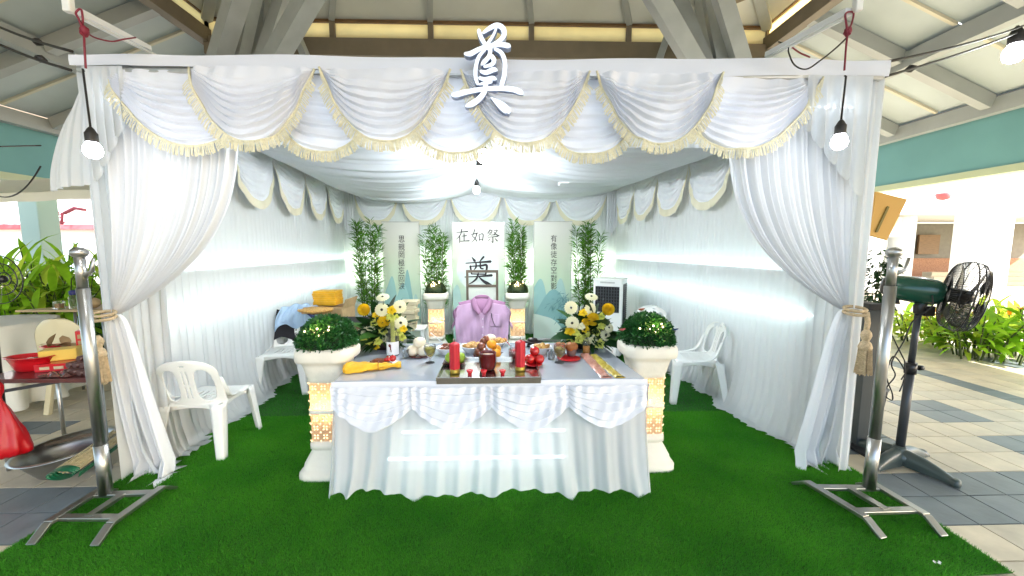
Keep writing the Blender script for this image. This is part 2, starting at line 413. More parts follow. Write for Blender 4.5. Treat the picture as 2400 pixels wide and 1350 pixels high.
# ================================================================ PAVILION
pav = thing('pavilion', 'grey steel pavilion roof with sloping panels, raised lantern and turquoise edge beams', 'pavilion')
def pbar(name, a, b, w_, h_, m, par=pav, up=(0, 0, 1)):
    o = MB().bar(a, b, w_, h_, up); return put(name, o, m, par, world=True)
S = .42
for sgn, XE, XI in ((1, 10.0, 6.0), (-1, 10.7, 6.35)):
    ze, zi = 4.44, 4.44 + (XE - XI) * S * (4 / (XE - XI)) ** 1
    sl_ = (zi - ze) / (XE - XI)
    zf = lambda X: ze + (XE - X) * sl_
    xm = XE - (XE - XI) * .49
    for X in (XE, xm, XI):
        for y0 in np.arange(-8, 13.4, 5.4):
            pbar('roof_beam', (sgn*X, y0, zf(X) - .02), (sgn*X, y0 + 5.4, zf(X) - .02), .20, .30, M['beam'] if X != XI else M['ledge'])
    ys = [7.85 + k * 1.9 for k in range(-8, 4)]
    for y in ys:
        pbar('rafter', (sgn*(XE-.12), y, zf(XE-.12)), (sgn*(xm+.11), y, zf(xm+.11)), .18, .26, M['beam'])
        pbar('rafter', (sgn*(xm-.11), y, zf(xm-.11)), (sgn*(XI+.11), y, zf(XI+.11)), .18, .26, M['beam'])
        for xa, xb in ((XE-.12, xm+.11), (xm-.11, XI+.11)):
            pbar('batten', (sgn*xa, y+.95, zf(xa)+.13), (sgn*xb, y+.95, zf(xb)+.13), .06, .05, M['strip'])
            for q in (0, 1):
                ya, yb = y + .95*q + .012, y + .95*(q+1) - .012
                zt = .17
                p = [(sgn*XX, YY, zf(XX) + zt + dz) for dz in (0, .04) for XX, YY in ((xa+.11, ya), (xa+.11, yb), (xb-.10, yb), (xb-.10, ya))]
                put('roof_panel', MB().add(p, [(0,1,2,3),(7,6,5,4),(0,4,5,1),(1,5,6,2),(2,6,7,3),(3,7,4,0)]), M['panel'], pav)
    # turquoise edge beam with pale lower lip
    for y0 in (-8, 3):
        put('edge_beam', MB().box((sgn*(XE+.28), y0+5.5, 3.80), (.30, 11, 1.16)), M['turq'], pav)
        put('lower_lip', MB().box((sgn*(XE+.28), y0+5.5, 3.14), (.36, 11, .15)), mat('lip', (.52, .58, .40), .7) if y0 < 0 and sgn > 0 else bpy.data.materials['lip'], pav)
        put('fascia', MB().box((sgn*(XE+.14), y0+5.5, 4.56), (.12, 11, .44)), M['ledge'], pav)
# rear slope behind the lantern
XL, XR, YB = -6.35, 6.0, 9.0
put('rear_slope', MB().add([(XL,YB+.1,6.2),(XR,YB+.1,6.2),(XR+2,13.4,4.3),(XL-2,13.4,4.3)], [(0,1,2,3)]), M['panel'], pav, solid=.05)
pbar('ring_beam', (XL, YB, 5.90), (XR, YB, 5.90), .24, .36, M['ledge'])
# raised lantern: cream panes between posts, upper ceiling with glazing bars
pane_m = mat('lantern_pane', (.93, .80, .50), .6, translucent=.75, var=.07, vscale=2)
def pane_row(p0, p1, n, z0, z1, out):
    p0 = Vector(p0); p1 = Vector(p1)
    for i in range(n):
        a = p0.lerp(p1, i/n); b = p0.lerp(p1, (i+1)/n); d = (b - a).normalized()
        a2 = a + d * .06; b2 = b - d * .06
        w1 = put('window_pane', MB().bar((a2.x, a2.y, (z0+z1)/2), (b2.x, b2.y, (z0+z1)/2), .015, z1 - z0 - .01), pane_m, pav)
        put('post', MB().box((a.x, a.y, (z0+z1)/2+.02), (.11, .13, z1 - z0+.14)), M['ledge'], pav)
        put('window_head', MB().bar((a2.x, a2.y, z1+.03), (b2.x, b2.y, z1+.03), .12, .055), M['wood'], pav)
mx_ = [-6.35, -3.65, -1.53, .68, 2.84, 4.9, 6.0]
for a_, b_ in zip(mx_, mx_[1:]): pane_row((a_, YB, 0), (b_, YB, 0), 1, 6.09, 6.43, 0)
pane_row((XR, YB, 0), (XR, -7, 0), 7, 6.17, 6.50, 0)
pane_row((XL, YB, 0), (XL, -7, 0), 7, 6.17, 6.50, 0)
upm = mat('upper_ceiling', (.64, .66, .64), .7, var=.04, vscale=1.5)
ZR = 8.4; XC = (XL + XR) / 2
hipY = YB - 4.6
for (q, nm) in (([(XL,YB,6.52),(XR,YB,6.52),(XC+1.6,hipY,ZR),(XC-1.6,hipY,ZR)], 'upper_panel'),
                ([(XR,YB,6.52),(XR,-8,6.52),(XC+1.6,-8,ZR),(XC+1.6,hipY,ZR)], 'upper_panel'),
                ([(XL,YB,6.52),(XL,-8,6.52),(XC-1.6,-8,ZR),(XC-1.6,hipY,ZR)], 'upper_panel'),
                ([(XC-1.6,hipY,ZR),(XC+1.6,hipY,ZR),(XC+1.6,-8,ZR),(XC-1.6,-8,ZR)], 'upper_panel')):
    put(nm, MB().add(q, [(0,1,2,3)]), upm, pav, solid=.04)
for i in range(1, 6):
    x = mx_[i]; xt = XC - 1.6 + 3.2 * i / 6
    pbar('glazing_bar', (x, YB - .06, 6.49), (xt, hipY, ZR - .04), .12, .10, M['beam'])
for X, xt in ((XL, XC-1.6), (XR, XC+1.6)):
    pbar('hip_beam', (X, YB, 6.48), (xt, hipY, ZR - .06), .2, .2, M['strut'])
    for y in (7, 5, 3, 1): pbar('glazing_bar', (X, y, 6.49), (xt, min(y, hipY), ZR - .05), .12, .1, M['beam'])
    sg = 1 if X > 0 else -1                          # light timber bracing in the lantern corner
    pbar('brace', (X, YB - 2.0, 6.6), (X - sg * 2.0, YB, 6.6), .14, .12, M['ledge'])
    pbar('brace', (X - sg*.15, YB - .15, 6.55), (X - sg * 2.2, YB - 2.2, 7.4), .14, .12, M['strip'])
# steel tree branches
for segs in ([(518,123,556,0,7.6,7.3,.22,.30),(563,123,590,0,7.9,7.9,.24,.22),(607,123,614,0,8.2,8.4,.30,.16),(624,123,664,0,8.0,8.2,.26,.22),
              (652,123,722,0,7.4,6.9,.26,.30),(712,123,688,66,8.6,8.8,.14,.14)],
             [(1615,128,1540,0,7.4,7.0,.28,.30),(1645,128,1592,0,8.0,8.2,.24,.22),(1653,128,1644,0,8.3,8.5,.28,.16),(1690,128,1664,0,7.9,7.9,.24,.22),
              (1733,128,1694,0,7.6,7.3,.26,.26),(1549,128,1566,80,8.6,8.8,.14,.14)]):
    for (u0, v0, u1, v1, ya, yb, wa, wb) in segs:
        a = at(u0, v0, ya); b = at(u1, v1, yb); d = b - a
        if v1 == 0: a -= d * 2.2; b += d * .55
        else: b += d * .4; a -= d * .5
        pbar('branch_strut', a, b, wa, wb, M['strut'], up=(.3, 1, 0))
for px in (590, 1665):
    c = at(px, 300, 8.0); put('trunk_post', MB().box((c.x, 8.0, 2.2), (.5, .5, 4.4)), M['strut'], pav, bevel=.02)

# ================================================================ OUTSIDE, RIGHT
lawn_r = struct('lawn', MB().add([(5.9,6.9,-.008),(16,3.6,-.008),(30,5,-.008),(30,9.3,-.008),(5.5,9.3,-.008)], [(0,1,2,3,4)]), M['lawn'])
bed = struct('planting_bed', MB().add([(5.6,6.35,-.003),(8.8,4.6,-.003),(13,4.2,-.003),(13,6.2,-.003),(6.2,7.4,-.003)], [(0,1,2,3,4)]), M['soil'])
pv = struct('pavement', MB().add([(-30,13.0,-.02),(40,13.0,-.02),(40,60,-.02),(-30,60,-.02),(16,-10,-.02),(40,-10,-.02)], [(0,1,2,3),(4,5,1,0)]).add([(5,9.3,-.004),(40,9.3,-.004),(40,16,-.004),(5,16,-.004)], [(0,1,2,3)]), M['pave'])
bld = thing('building', 'white block with broad columns, open ground floor and blue louvred upper storey behind the fan', 'building', (16, 13, 0))
def bb(name, x0, x1, y0, y1, z0, z1, m, **k):
    return put(name, MB().box(((x0+x1)/2, (y0+y1)/2, (z0+z1)/2), (x1-x0, y1-y0, z1-z0)), m, bld, world=True, **k)
bx = lambda u, Y=13.0: at(u, 600, Y).x
bb('beam', 9, 26, 13.0, 13.5, 2.74, 4.0, M['white'])
for a, b in ((bx(2270), bx(2300)), (24.5, 25.2)): bb('column', a, b, 12.9, 13.0+.0, -.02, 6.6, M['white'])
bb('column', bx(2262), bx(2368), 13.0, 13.45, 0, 2.74, M['white'])
bb('wall', 9, bx(2110), 13.6, 13.9, 0, 2.74, M['white'])
bb('wall', bx(2110), bx(2205), 14.2, 14.5, 2.0, 2.74, M['white'])
bb('wall', bx(2110), bx(2160), 14.22, 14.5, 0, 2.0, mat('door_grey', (.45, .44, .43), .6))
bb('door', bx(2128), bx(2152), 14.15, 14.22, 0, 1.95, mat('door_pale', (.62, .66, .62), .6))
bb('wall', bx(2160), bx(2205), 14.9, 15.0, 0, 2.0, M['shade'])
bb('wall', bx(2190), bx(2206), 13.9, 14.7, 0, 2.74, M['white'])
bb('wall', bx(2206), bx(2275), 15.6, 15.8, 1.05, 2.74, mat('tan_wall', (.40, .36, .28), .7))
bb('wainscot', bx(2206), bx(2290), 15.5, 15.6, 0, 1.05, M['stonebrown'])
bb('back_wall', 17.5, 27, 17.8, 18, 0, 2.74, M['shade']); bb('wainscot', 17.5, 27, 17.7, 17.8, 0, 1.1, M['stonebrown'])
for k in range(3): bb('step', 18.3 + k*.35, 26, 15.6 + .4*k, 16.0 + .4*k, 0, .17*(k+1), M['pave'])
bb('notice_board', 19.6, 20.6, 17.6, 17.69, 1.3, 2.2, M['wood'])
bb('soffit', 9, 27, 13.5, 18, 2.8, 2.9, M['white'])
bb('floor_slab', 9, 27, 13.5, 18, -.02, .005, M['pave'])
bb('upper_wall', 9, 27, 13.3, 13.4, 4.0, 7, mat('pale_blue', (.55, .68, .70), .6))
for k in range(16): bb('louvre', bx(2300)+.1, 24.4, 13.18, 13.26, 4.05 + k*.16, 4.15 + k*.16, M['shutter'])
bb('upper_column', bx(2270), bx(2302), 13.0, 13.3, 4.0, 7, M['white'])
bb('sign_box', bx(2096), bx(2128), 13.45, 13.6, 2.35, 2.7, mat('tan_box', (.62, .50, .36), .6))
solo('alarm_dome', MB().lathe([(.001,-.16),(.12,-.12),(.16,0),(.14,.03)], (at(2215,425,9.9).x, 9.9, 2.96), 16), M['pinkred'],
     'small red dome under the turquoise beam on the right', 'light')

# ginger-like plants: each clump a thing of its own
def ginger(name, label, loc, n, hgt, L, W, seed, m, group, spread=.35, flowers=0, cat='plant'):
    rg = random.Random(seed); t = thing(name, label, cat, loc, 0, group)
    st = MB(); lf = MB(); fw = MB()
    for k in range(n):
        a = rg.uniform(0, 2*PI); r0 = spread * rg.uniform(0, .6); b = Vector((math.cos(a)*r0, math.sin(a)*r0, 0))
        h = hgt * rg.uniform(.55, 1.05); lean = Vector((math.cos(a), math.sin(a), 0)) * h * rg.uniform(.05, .5)
        top = b + lean + Vector((0, 0, h)); st.tube([b, b.lerp(top, .5) - lean*.12, top], [.013, .011, .006], 5)
        m_ = rg.randint(6, 10)
        for q in range(m_):
            f = .25 + .75 * q / m_; p = b.lerp(top, f); az = a + rg.uniform(-.6, .6) + PI * (q % 2)
            el = rg.uniform(.25, 1.0) if q < m_-1 else 1.2
            d = Vector((math.cos(az)*math.cos(el), math.sin(az)*math.cos(el), math.sin(el)))
            lf.blade(p, d, L * rg.uniform(.7, 1.15), W * rg.uniform(.75, 1.2), rg.uniform(.5, 1.3), rg.uniform(-.5, .5), 4, .35)
        if flowers and rg.random() < flowers:
            for q in range(3): fw.blade(top, (rg.uniform(-1,1), rg.uniform(-1,1), .8), .12, .05, .6)
    put('stem', st, M['stem'], t, kind='stuff'); put('foliage', lf, m, t, kind='stuff')
    if fw.v: put('flower', fw, M['orange'], t, kind='stuff')
    return t
RP = ['smallest leafy plant just right of the right steel pole in the sunlit bed', 'short leafy plant between the steel pole and the fan column', 'low leafy plant behind the hanging fan cord',
      'leafy plant directly behind the fan column', 'leafy plant just right of the fan column', 'leafy plant under the front of the fan cage', 'leafy plant below the rim of the fan cage',
      'tall leafy plant just right of the fan cage', 'bushy leafy plant with orange flowers right of the fan', 'leafy plant between the fan and the right edge of the view', 'broad leafy plant near the right edge of the view',
      'leafy plant cut by the right edge of the view', 'leafy plant at the far right end of the sunlit bed']
i = 0
for (u, Y, h, n) in ((2092,6.9,.55,4),(2112,6.5,.42,4),(2140,6.2,.40,5),(2172,6.3,.48,5),(2200,5.9,.45,5),(2232,5.6,.50,6),(2262,5.3,.58,7),(2292,5.1,.68,8),(2325,5.5,.74,8),(2352,5.0,.62,7),(2384,5.2,.70,8),(2420,5.0,.72,8),(2455,5.2,.7,8)):
    c = at(u, 800, Y)
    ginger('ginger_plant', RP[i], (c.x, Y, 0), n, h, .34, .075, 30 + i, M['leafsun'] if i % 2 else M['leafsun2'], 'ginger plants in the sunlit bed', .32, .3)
    i += 1

# ================================================================ OUTSIDE, LEFT
bl2 = thing('far_building', 'pale pinkish block with railings seen beyond the leaves on the left', 'building', (-18, 17, 0))
def b2(name, x0, x1, y0, y1, z0, z1, m):
    return put(name, MB().box(((x0+x1)/2, (y0+y1)/2, (z0+z1)/2), (x1-x0, y1-y0, z1-z0)), m, bl2, world=True)
b2('wall', -40, -10, 18, 18.3, 0, 8, M['white'])
for k in range(6): b2('window', -31 + k*2.6, -29.4 + k*2.6, 17.93, 18, .5, 2.0, M['shutter'])
b2('ledge', -40, -10, 17.6, 18, 2.4, 2.62, M['pinkred'])
b2('ledge', -40, -10, 17.6, 18, 4.2, 4.4, mat('pinkpale', (.7, .45, .45), .7))
fr = thing('climbing_rack', 'thin red painted climbing frame beyond the leaves on the left', 'frame', (at(60, 640, 12).x, 12, 0))
def fline(pts, r=.035):
    put('tube', MB().tube([at(*p) for p in pts], r, 6), M['pinkred'], fr, world=True)
fline([(52,640,12),(62,524,12),(150,522,12)]); fline([(133,524,12),(135,495,12)]); fline([(145,526,12),(146,498,12)])
for v in (503, 510, 518): fline([(134,v,12),(146,v,12)], .02)
fline([(150,500,12),(175,488,12),(200,492,12)], .05)
pc = thing('pavilion_column', 'pale green square column behind the tree trunk on the left', 'column', (at(104,600,10.5).x, 10.5, 0))
put('shaft', MB().box((0, 0, 1.75), (.48, .48, 3.5)), mat('palegreen', (.50, .62, .50), .7), pc, bevel=.02)
put('base', MB().box((0, 0, .1), (.56, .56, .2)), M['pave'], pc)
tr = thing('tree', 'dark trunk rising behind the leafy plants on the left', 'tree', (at(126,700,12.6).x, 12.6, 0))
put('trunk', MB().tube([(0,0,0),(.02,0,.8),(-.02,.02,1.7),(.02,0,2.6),(.05,0,7.4)], [.17,.14,.13,.125,.09], 12), M['bark'], tr)
cr = MB()
rg = random.Random(4)
for k in range(900):
    p = Vector((rg.gauss(0, .9), rg.gauss(0, .9), 7.4 + rg.gauss(0, .5))); cr.blade(p, (rg.uniform(-1,1), rg.uniform(-1,1), rg.uniform(-.5,.8)), .28, .1, .5, rg.uniform(-1,1), 2)
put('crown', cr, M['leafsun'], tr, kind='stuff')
LP = ['long leaved plant behind the round fan cage at the left edge', 'low long leaved plant at the front of the left thicket', 'long leaved plant in front of the pale green column', 'bushy long leaved plant in the middle of the left thicket',
      'tallest long leaved plant with upright blades in the left thicket', 'long leaved plant behind the jar on the tan table', 'long leaved plant behind the ball top of the left steel pole', 'long leaved plant beside the left edge of the tent cloth',
      'long leaved plant cut by the left edge of the view', 'rear long leaved plant beyond the round fan cage', 'rear long leaved plant below the dark tree trunk', 'rear long leaved plant half hidden by the tent cloth']
i = 0
for (u, Y, h, n) in ((5,5.6,1.15,15),(38,5.2,.95,15),(68,5.9,1.35,14),(98,5.4,1.2,17),(122,5.9,1.55,12),(150,5.4,1.2,16),(182,5.7,1.3,15),(214,5.8,1.15,12),(-20,5.0,1.1,12),(20,6.4,1.2,12),(140,6.6,1.45,14),(235,6.5,1.0,10)):
    c = at(u, 700, Y)
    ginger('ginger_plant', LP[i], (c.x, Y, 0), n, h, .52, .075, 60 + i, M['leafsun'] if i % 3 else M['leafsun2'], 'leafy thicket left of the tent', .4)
    i += 1
struct('planting_bed', MB().add([(-9.5,4.9,.003),(-4.4,4.9,.003),(-4.4,8.2,.003),(-9.5,8.2,.003)], [(0,1,2,3)]), M['soil'])
hd = MB(); 
for k in range(700):
    hd.blade((rg.uniform(-9, -4.4), rg.uniform(5.0, 6.2), rg.uniform(.02, .55)), (rg.uniform(-1,1), rg.uniform(-1.2,.4), rg.uniform(.1,1)), .26, .09, .6, rg.uniform(-1,1), 3, .3)
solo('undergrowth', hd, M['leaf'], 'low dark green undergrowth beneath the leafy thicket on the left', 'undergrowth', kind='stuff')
# canopy of the neighbouring tent
cn = thing('canopy', 'pale fabric canopy of a neighbouring tent at the left edge', 'canopy', (-6, 6, 2.6))
def canf(u, v):
    x = -10.5 + 7.2*u; y = 5.2 + 2.6*v + .3*u
    return (x, y, 2.05 + .0*u + .75*v + .42*u - .10*math.sin(PI*u)*math.sin(PI*v) + .006*math.sin(u*60))
put('fabric', MB().grid(50, 14, canf), M['canopy'], cn, world=True)
put('valance', MB().grid(70, 2, lambda u, v: (canf(u, 0)[0], canf(u,0)[1] - .01*math.sin(u*90), canf(u, 0)[2] - .12*v)), M['canopy'], cn, world=True)
# ================================================================ THE TENT
YF, YBK = 2.45, 6.9
LF, RF, LB, RB = -2.45, 2.34, -2.76, 2.06        # wall positions front and back
ZT = 2.61
wl = lambda y: LF + (LB - LF) * (y - YF) / (YBK - YF)
wr = lambda y: RF + (RB - RF) * (y - YF) / (YBK - YF)
def fold(s, seed=0.0, lam=.085):                  # irregular pleat profile along a cloth, about -1..1
    a = s / lam * 2 * PI
    v = math.sin(a + 1.3 * math.sin(s * 2.1 + seed) + 1.1 * math.sin(s * 5.3 + 2 * seed))
    v2 = math.sin(a * .43 + seed * 1.7 + .8 * math.sin(s * 3.1))
    v3 = math.sin(a * 2.13 + seed * 3.1)
    return .62 * v + .38 * v2 + .16 * v3
def wall_curtain(p0, p1, nrm, seed, z0=0.0, z1=ZT, flare=.10, amp=.019, lam=.075, pool=True, step=.0115):
    p0 = Vector(p0); p1 = Vector(p1); L = (p1 - p0).length; d = (p1 - p0).normalized(); nrm = Vector(nrm)
    def f(s, t):
        S_ = s * L; z = z1 + (z0 - z1) * t
        drift = .05 * t * math.sin(S_ * 1.7 + seed) + .025 * t * t * math.sin(S_ * 4.1 + seed * 2)
        A = amp * (.5 + .9 * t ** 1.4) * (.75 + .45 * math.sin(S_ * 1.9 + seed))
        F = fold(S_ + drift, seed, lam)
        off = A * F + flare * max(0, t - .80) ** 2 * 25 * (.6 + .4 * math.sin(S_ * 5.1 + seed)) + .02 * t
        if pool and t > .92:
            k_ = (t - .92) / .08; nz_ = .5 + .5*math.sin(S_*4.3 + seed) * math.sin(S_*9.7 + 2*seed)
            z = z1 * .08 * max(0, 1 - k_*2.2) ** 1.3 + (.014 + .020 * nz_) * (.55 + .45*math.sin(k_*9 + S_*13)) * min(1, k_*2)
            off += k_ * (.03 + .12*nz_) + .010*F*k_ + .016*math.sin(k_*8 + S_*17)*k_
        p = p0 + d * (S_ + A * .8 * math.cos(S_ / lam * 2 * PI)) + nrm * off
        return (p.x, p.y, max(z, z0 + .012))
    return MB().grid(int(L / step), 64, f)
inl = Vector((1, .06, 0)).normalized(); inr = Vector((-1, -.07, 0)).normalized()
o = solo('wall_curtain', wall_curtain((LF - .02, YF + .06, 0), (LB - .02, YBK, 0), inl, 1.0, .02), M['sheer'], 'sheer white pleated curtain forming the left wall of the tent', 'curtain', 'pleated wall curtains')
o = solo('wall_curtain', wall_curtain((RF + .02, YF + .06, 0), (RB + .02, YBK, 0), inr, 2.6, .02), M['sheer'], 'sheer white pleated curtain forming the right wall of the tent', 'curtain', 'pleated wall curtains')
o = solo('wall_curtain', wall_curtain((LB, YBK, 0), (RB, YBK, 0), (0, -1, 0), 4.2, .02, flare=.03, lam=.06), M['sheer'], 'sheer white pleated curtain across the back of the tent behind the banners', 'curtain', 'pleated wall curtains')
bk = MB()
for a, b in (((LF-.09, YF+.04), (LB-.09, YBK+.12)), ((LB-.09, YBK+.12), (RB+.09, YBK+.12)), ((RF+.09, YF+.04), (RB+.09, YBK+.12))):
    a = Vector((*a, 0)); b = Vector((*b, 0)); L = (b-a).length; d = (b-a).normalized(); n_ = Vector((-d.y, d.x, 0))
    bk.grid(int(L/.03), 6, lambda s, t: tuple(a + d*(s*L) + n_*(.012*fold(s*L, 5, .12)) + Vector((0, 0, 2.70*(1-t)+.01))))
solo('backing_cloth', bk, M['backing'], 'plain outer canvas behind the pleated walls of the tent', 'canvas')
# outer strips of the front corners and the billowing wrap on the left
def strip(x0, x1, z0, z1, Y, seed, y1=None):
    return MB().grid(24, 30, lambda s, t: (x0 + (x1-x0)*s, Y + ((y1 or Y) - Y)*s + .008*math.sin(s*9+seed+t*2) , z1 + (z0-z1)*t))
solo('side_drape', strip(LF-.09, LF+.02, 1.10, 2.6, YF+.04, 0, YF-.005), M['sheer'], 'narrow bright white strip of cloth down the left front corner of the tent', 'curtain', 'corner strips of the tent')
solo('side_drape', strip(RF-.02, RF+.075, .02, 2.6, YF+.0, 3, YF+.02), M['sheer'], 'narrow bright white strip of cloth down the right front corner of the tent', 'curtain', 'corner strips of the tent')
def billow(s, t):
    bul = .36 * math.sin(PI * .56 * min(1, t * 1.02)) ** 1.15
    x = LF - .02 - s * (bul + .02) * (1 + .04 * math.sin(t * 7))
    z = 2.64 - t * (.70 - .02 * s) - .05 * s * t
    y = YF + .03 + .10 * s * s + .022 * t * fold(s * .55, 2.2, .11) - .03*math.sin(PI*s)*t
    return (x, y, z)
solo('billowing_cloth', MB().grid(60, 40, billow), M['sheer'], 'loose white cloth billowing out beyond the left front corner of the tent', 'cloth')

# front frame, header band and pipe
fr = thing('tent_frame', 'steel and timber frame of the white tent with header rail and light rails', 'frame', (0, YF, 0))
P = lambda nm, a, b, w_, h_, m: put(nm, MB().bar(a, b, w_, h_), m, fr, world=True, bevel=.003)
for x, y in ((LF-.055, YF+.40), (RF+.055, YF+.40), (LB-.08, YBK+.06), (RB+.08, YBK+.06)):
    put('post', MB().box((x, y, 1.32), (.05, .05, 2.64)), M['steel2'], fr, world=True)
P('header_rail', (LF-.02, YF-.012, 2.588), (RF+.02, YF-.012, 2.600), .035, .022, M['steel2'])
P('top_rail', (LF, YF+.05, 2.62), (RF, YF+.05, 2.62), .04, .04, M['steel2'])
P('top_rail', (LF-.03, YF, 2.655), (LB-.03, YBK, 2.655), .04, .03, M['steel2'])
P('top_rail', (RF+.03, YF, 2.655), (RB+.03, YBK, 2.655), .04, .03, M['steel2'])
P('top_rail', (LB, YBK+.02, 2.655), (RB, YBK+.02, 2.655), .04, .03, M['steel2'])
def band(s, t):
    x = LF - .05 + (RF - LF + .10) * s
    zt = 2.668 + .030*s + .006*math.sin(s*9) + .004*math.sin(s*31); zb = 2.600 + .012*math.sin(s*6.2+1) + .003*math.sin(s*23)
    wr_ = .007*math.sin(s*55 + t*5*math.sin(s*6)) * max(0, math.sin(s*5.5+2))
    return (x, YF - .035 + .004*math.sin(s*14) + wr_ + .012*(t-.5)**2, zt + (zb - zt) * t)
bandm = MB().grid(300, 8, band).grid(300, 4, lambda s, t: (band(s, 0)[0], band(s, 0)[1] + .14*t, band(s, 0)[2] + .004*math.sin(t*3)))
solo('header_band', bandm, M['satin'], 'white cloth wrapped round the top rail above the swags', 'cloth')

# ---------------------------------------------------------------- swags
def swag_fn(A, B, depth, n, amp, nrm, side=.0, p=2.2, seed=0., drop=0., flat=.25, sharp=1.8, warp=1.):
    A = Vector(A); B = Vector(B); nrm = Vector(nrm)
    def f(s, t):
        u = 2 * s - 1
        g = (1 - abs(u) ** p)
        base = A.lerp(B, s)
        z = -depth * t * g - drop * t * (1 - g)
        env = max(0, g) ** .45 * min(1, max(0, (t - flat * .4)) / max(.01, flat))
        ph = t * n + warp * (.55 * math.sin(s * 3.0 + seed) + .18 * math.sin(s * 9 + seed * 2))
        fr = ph % 1.0; ridge = (fr / .80 if fr < .80 else (1 - fr) / .20) ** 1.25
        off = amp * ridge * env + amp * 1.6 * g * t * .8 + .003 * math.sin(s * 40 + t * 9 + seed)
        # fan of gathers running down from both hanging points
        off += amp * .7 * math.sin(abs(u) * (22 + 3*math.sin(seed)) + seed) * (abs(u) ** 2.4) * (1 - t * .3) + amp * .5 * math.sin(s*5 + t*8 + seed*3) * g
        q = base + Vector((0, 0, z)) + nrm * off
        return q
    return f
def fringe(f, N, length, seed, mb, lift=.004, nrm=(0, -1, 0), thick=.004):
    rg = random.Random(seed); nrm = Vector(nrm)
    pts = [Vector(f(i / N, 1.0)) for i in range(N + 1)]
    for i in range(N):
        t = (pts[i+1] - pts[i]); L = t.length
        if L < 1e-6: continue
        t.normalize(); out = t.cross(nrm); out = out if out.z < 0 else -out
        if abs(i / N - .5) > .46: out = Vector((math.copysign(1, i/N - .5) * -.2, 0, -1)).normalized()
        dn = (out * .75 + Vector((0, 0, -.45))).normalized()
        m_ = max(1, int(L / .0062))
        for k in range(m_):
            p = pts[i].lerp(pts[i+1], (k + .5) / m_) + nrm * (lift + rg.uniform(0, .006)); ll = length * rg.uniform(.86, 1.08)
            sw = t * rg.uniform(-.010, .010); w_ = .0031
            q = p + dn * ll + sw + nrm * rg.uniform(0, .008)
            b = len(mb.v); mid = p.lerp(q, .5) + nrm * thick
            mb.v += [tuple(p - t*w_), tuple(p + t*w_), tuple(mid - t*w_), tuple(mid + t*w_), tuple(q - t*w_*1.2), tuple(q + t*w_*1.2)]
            mb.f += [(b, b+1, b+3, b+2), (b+2, b+3, b+5, b+4)]; mb.sm += [True, True]
    return mb
val = thing('swag_valance', 'white satin swag valance with cream fringe across the front of the tent', 'valance', (0, YF, 2.6))
ys0 = YF - .02
X = lambda u: at(u, 165, YF).x
pl = lambda s, t: (LF + .01 + (RF - LF - .02) * s, YF + .085 + .007 * fold(s * 4.87, 3, .07), 2.60 - .40 * t)
put('plain_layer', MB().grid(420, 6, pl), M['sheer'], val, world=True)
k = 0
for (u0, u1, dep, yy, n) in ((608, 902, .475, .030, 7), (912, 1222, .48, .030, 7), (1232, 1530, .48, .030, 7),
                             (255, 668, .455, -.010, 9), (1535, 1915, .45, -.010, 9),
                             (465, 750, .445, -.062, 9), (765, 1060, .44, -.062, 8), (1083, 1375, .445, -.062, 9), (1390, 1675, .44, -.062, 8)):
    k += 1
    f = swag_fn((X(u0), ys0 + yy, 2.59), (X(u1), ys0 + yy, 2.59), dep - .015, n, .034, (0, -1, 0), seed=k * 1.7, p=2.3 if k > 3 else 2.6, flat=.3, sharp=2.6)
    sw = put('swag', MB().grid(110, 96, f), M['satin'], val, world=True)
    me = fringe(f, 150, .062, k, MB())
    put('fringe', me, M['cream'], sw, world=True, kind='stuff')
    cord = [Vector(f(i / 80, 1.0)) + Vector((0, -.004, -.002)) for i in range(81)]
    put('braid', MB().tube(cord, .007, 6, flat=1), M['cream'], sw, world=True)
# cascading tails at both ends
def tail(x0, x1, zl, zs, sgn, seed):
    def f(s, t):
        zz = zl + (zs - zl) * s; ph = s * 4.6
        tri = abs((ph % 1) - .5) * 2
        z = 2.60 + (zz + .055 * (tri - .5) * t - 2.60) * t
        x = x0 + (x1 - x0) * s + sgn * .022 * math.sin(2 * PI * ph + .6) * t
        y = YF - .045 - .034 * math.sin(2 * PI * ph) * t ** .7 - .010 * s
        return (x, y, z)
    return f
for (x0, x1, zl, zs, sgn, lb) in ((LF + .03, at(318, 280, YF).x, 1.93, 2.32, 1, 'left'), (RF - .06, at(1872, 280, YF).x, 1.86, 2.30, -1, 'right')):
    ob = solo('cascade_tail', MB().grid(150, 40, tail(x0, x1, zl, zs, sgn, 1)), M['sheer'], f'zigzag edged white cloth tail hanging at the {lb} end of the swags', 'curtain', 'cascading tails beside the swags')
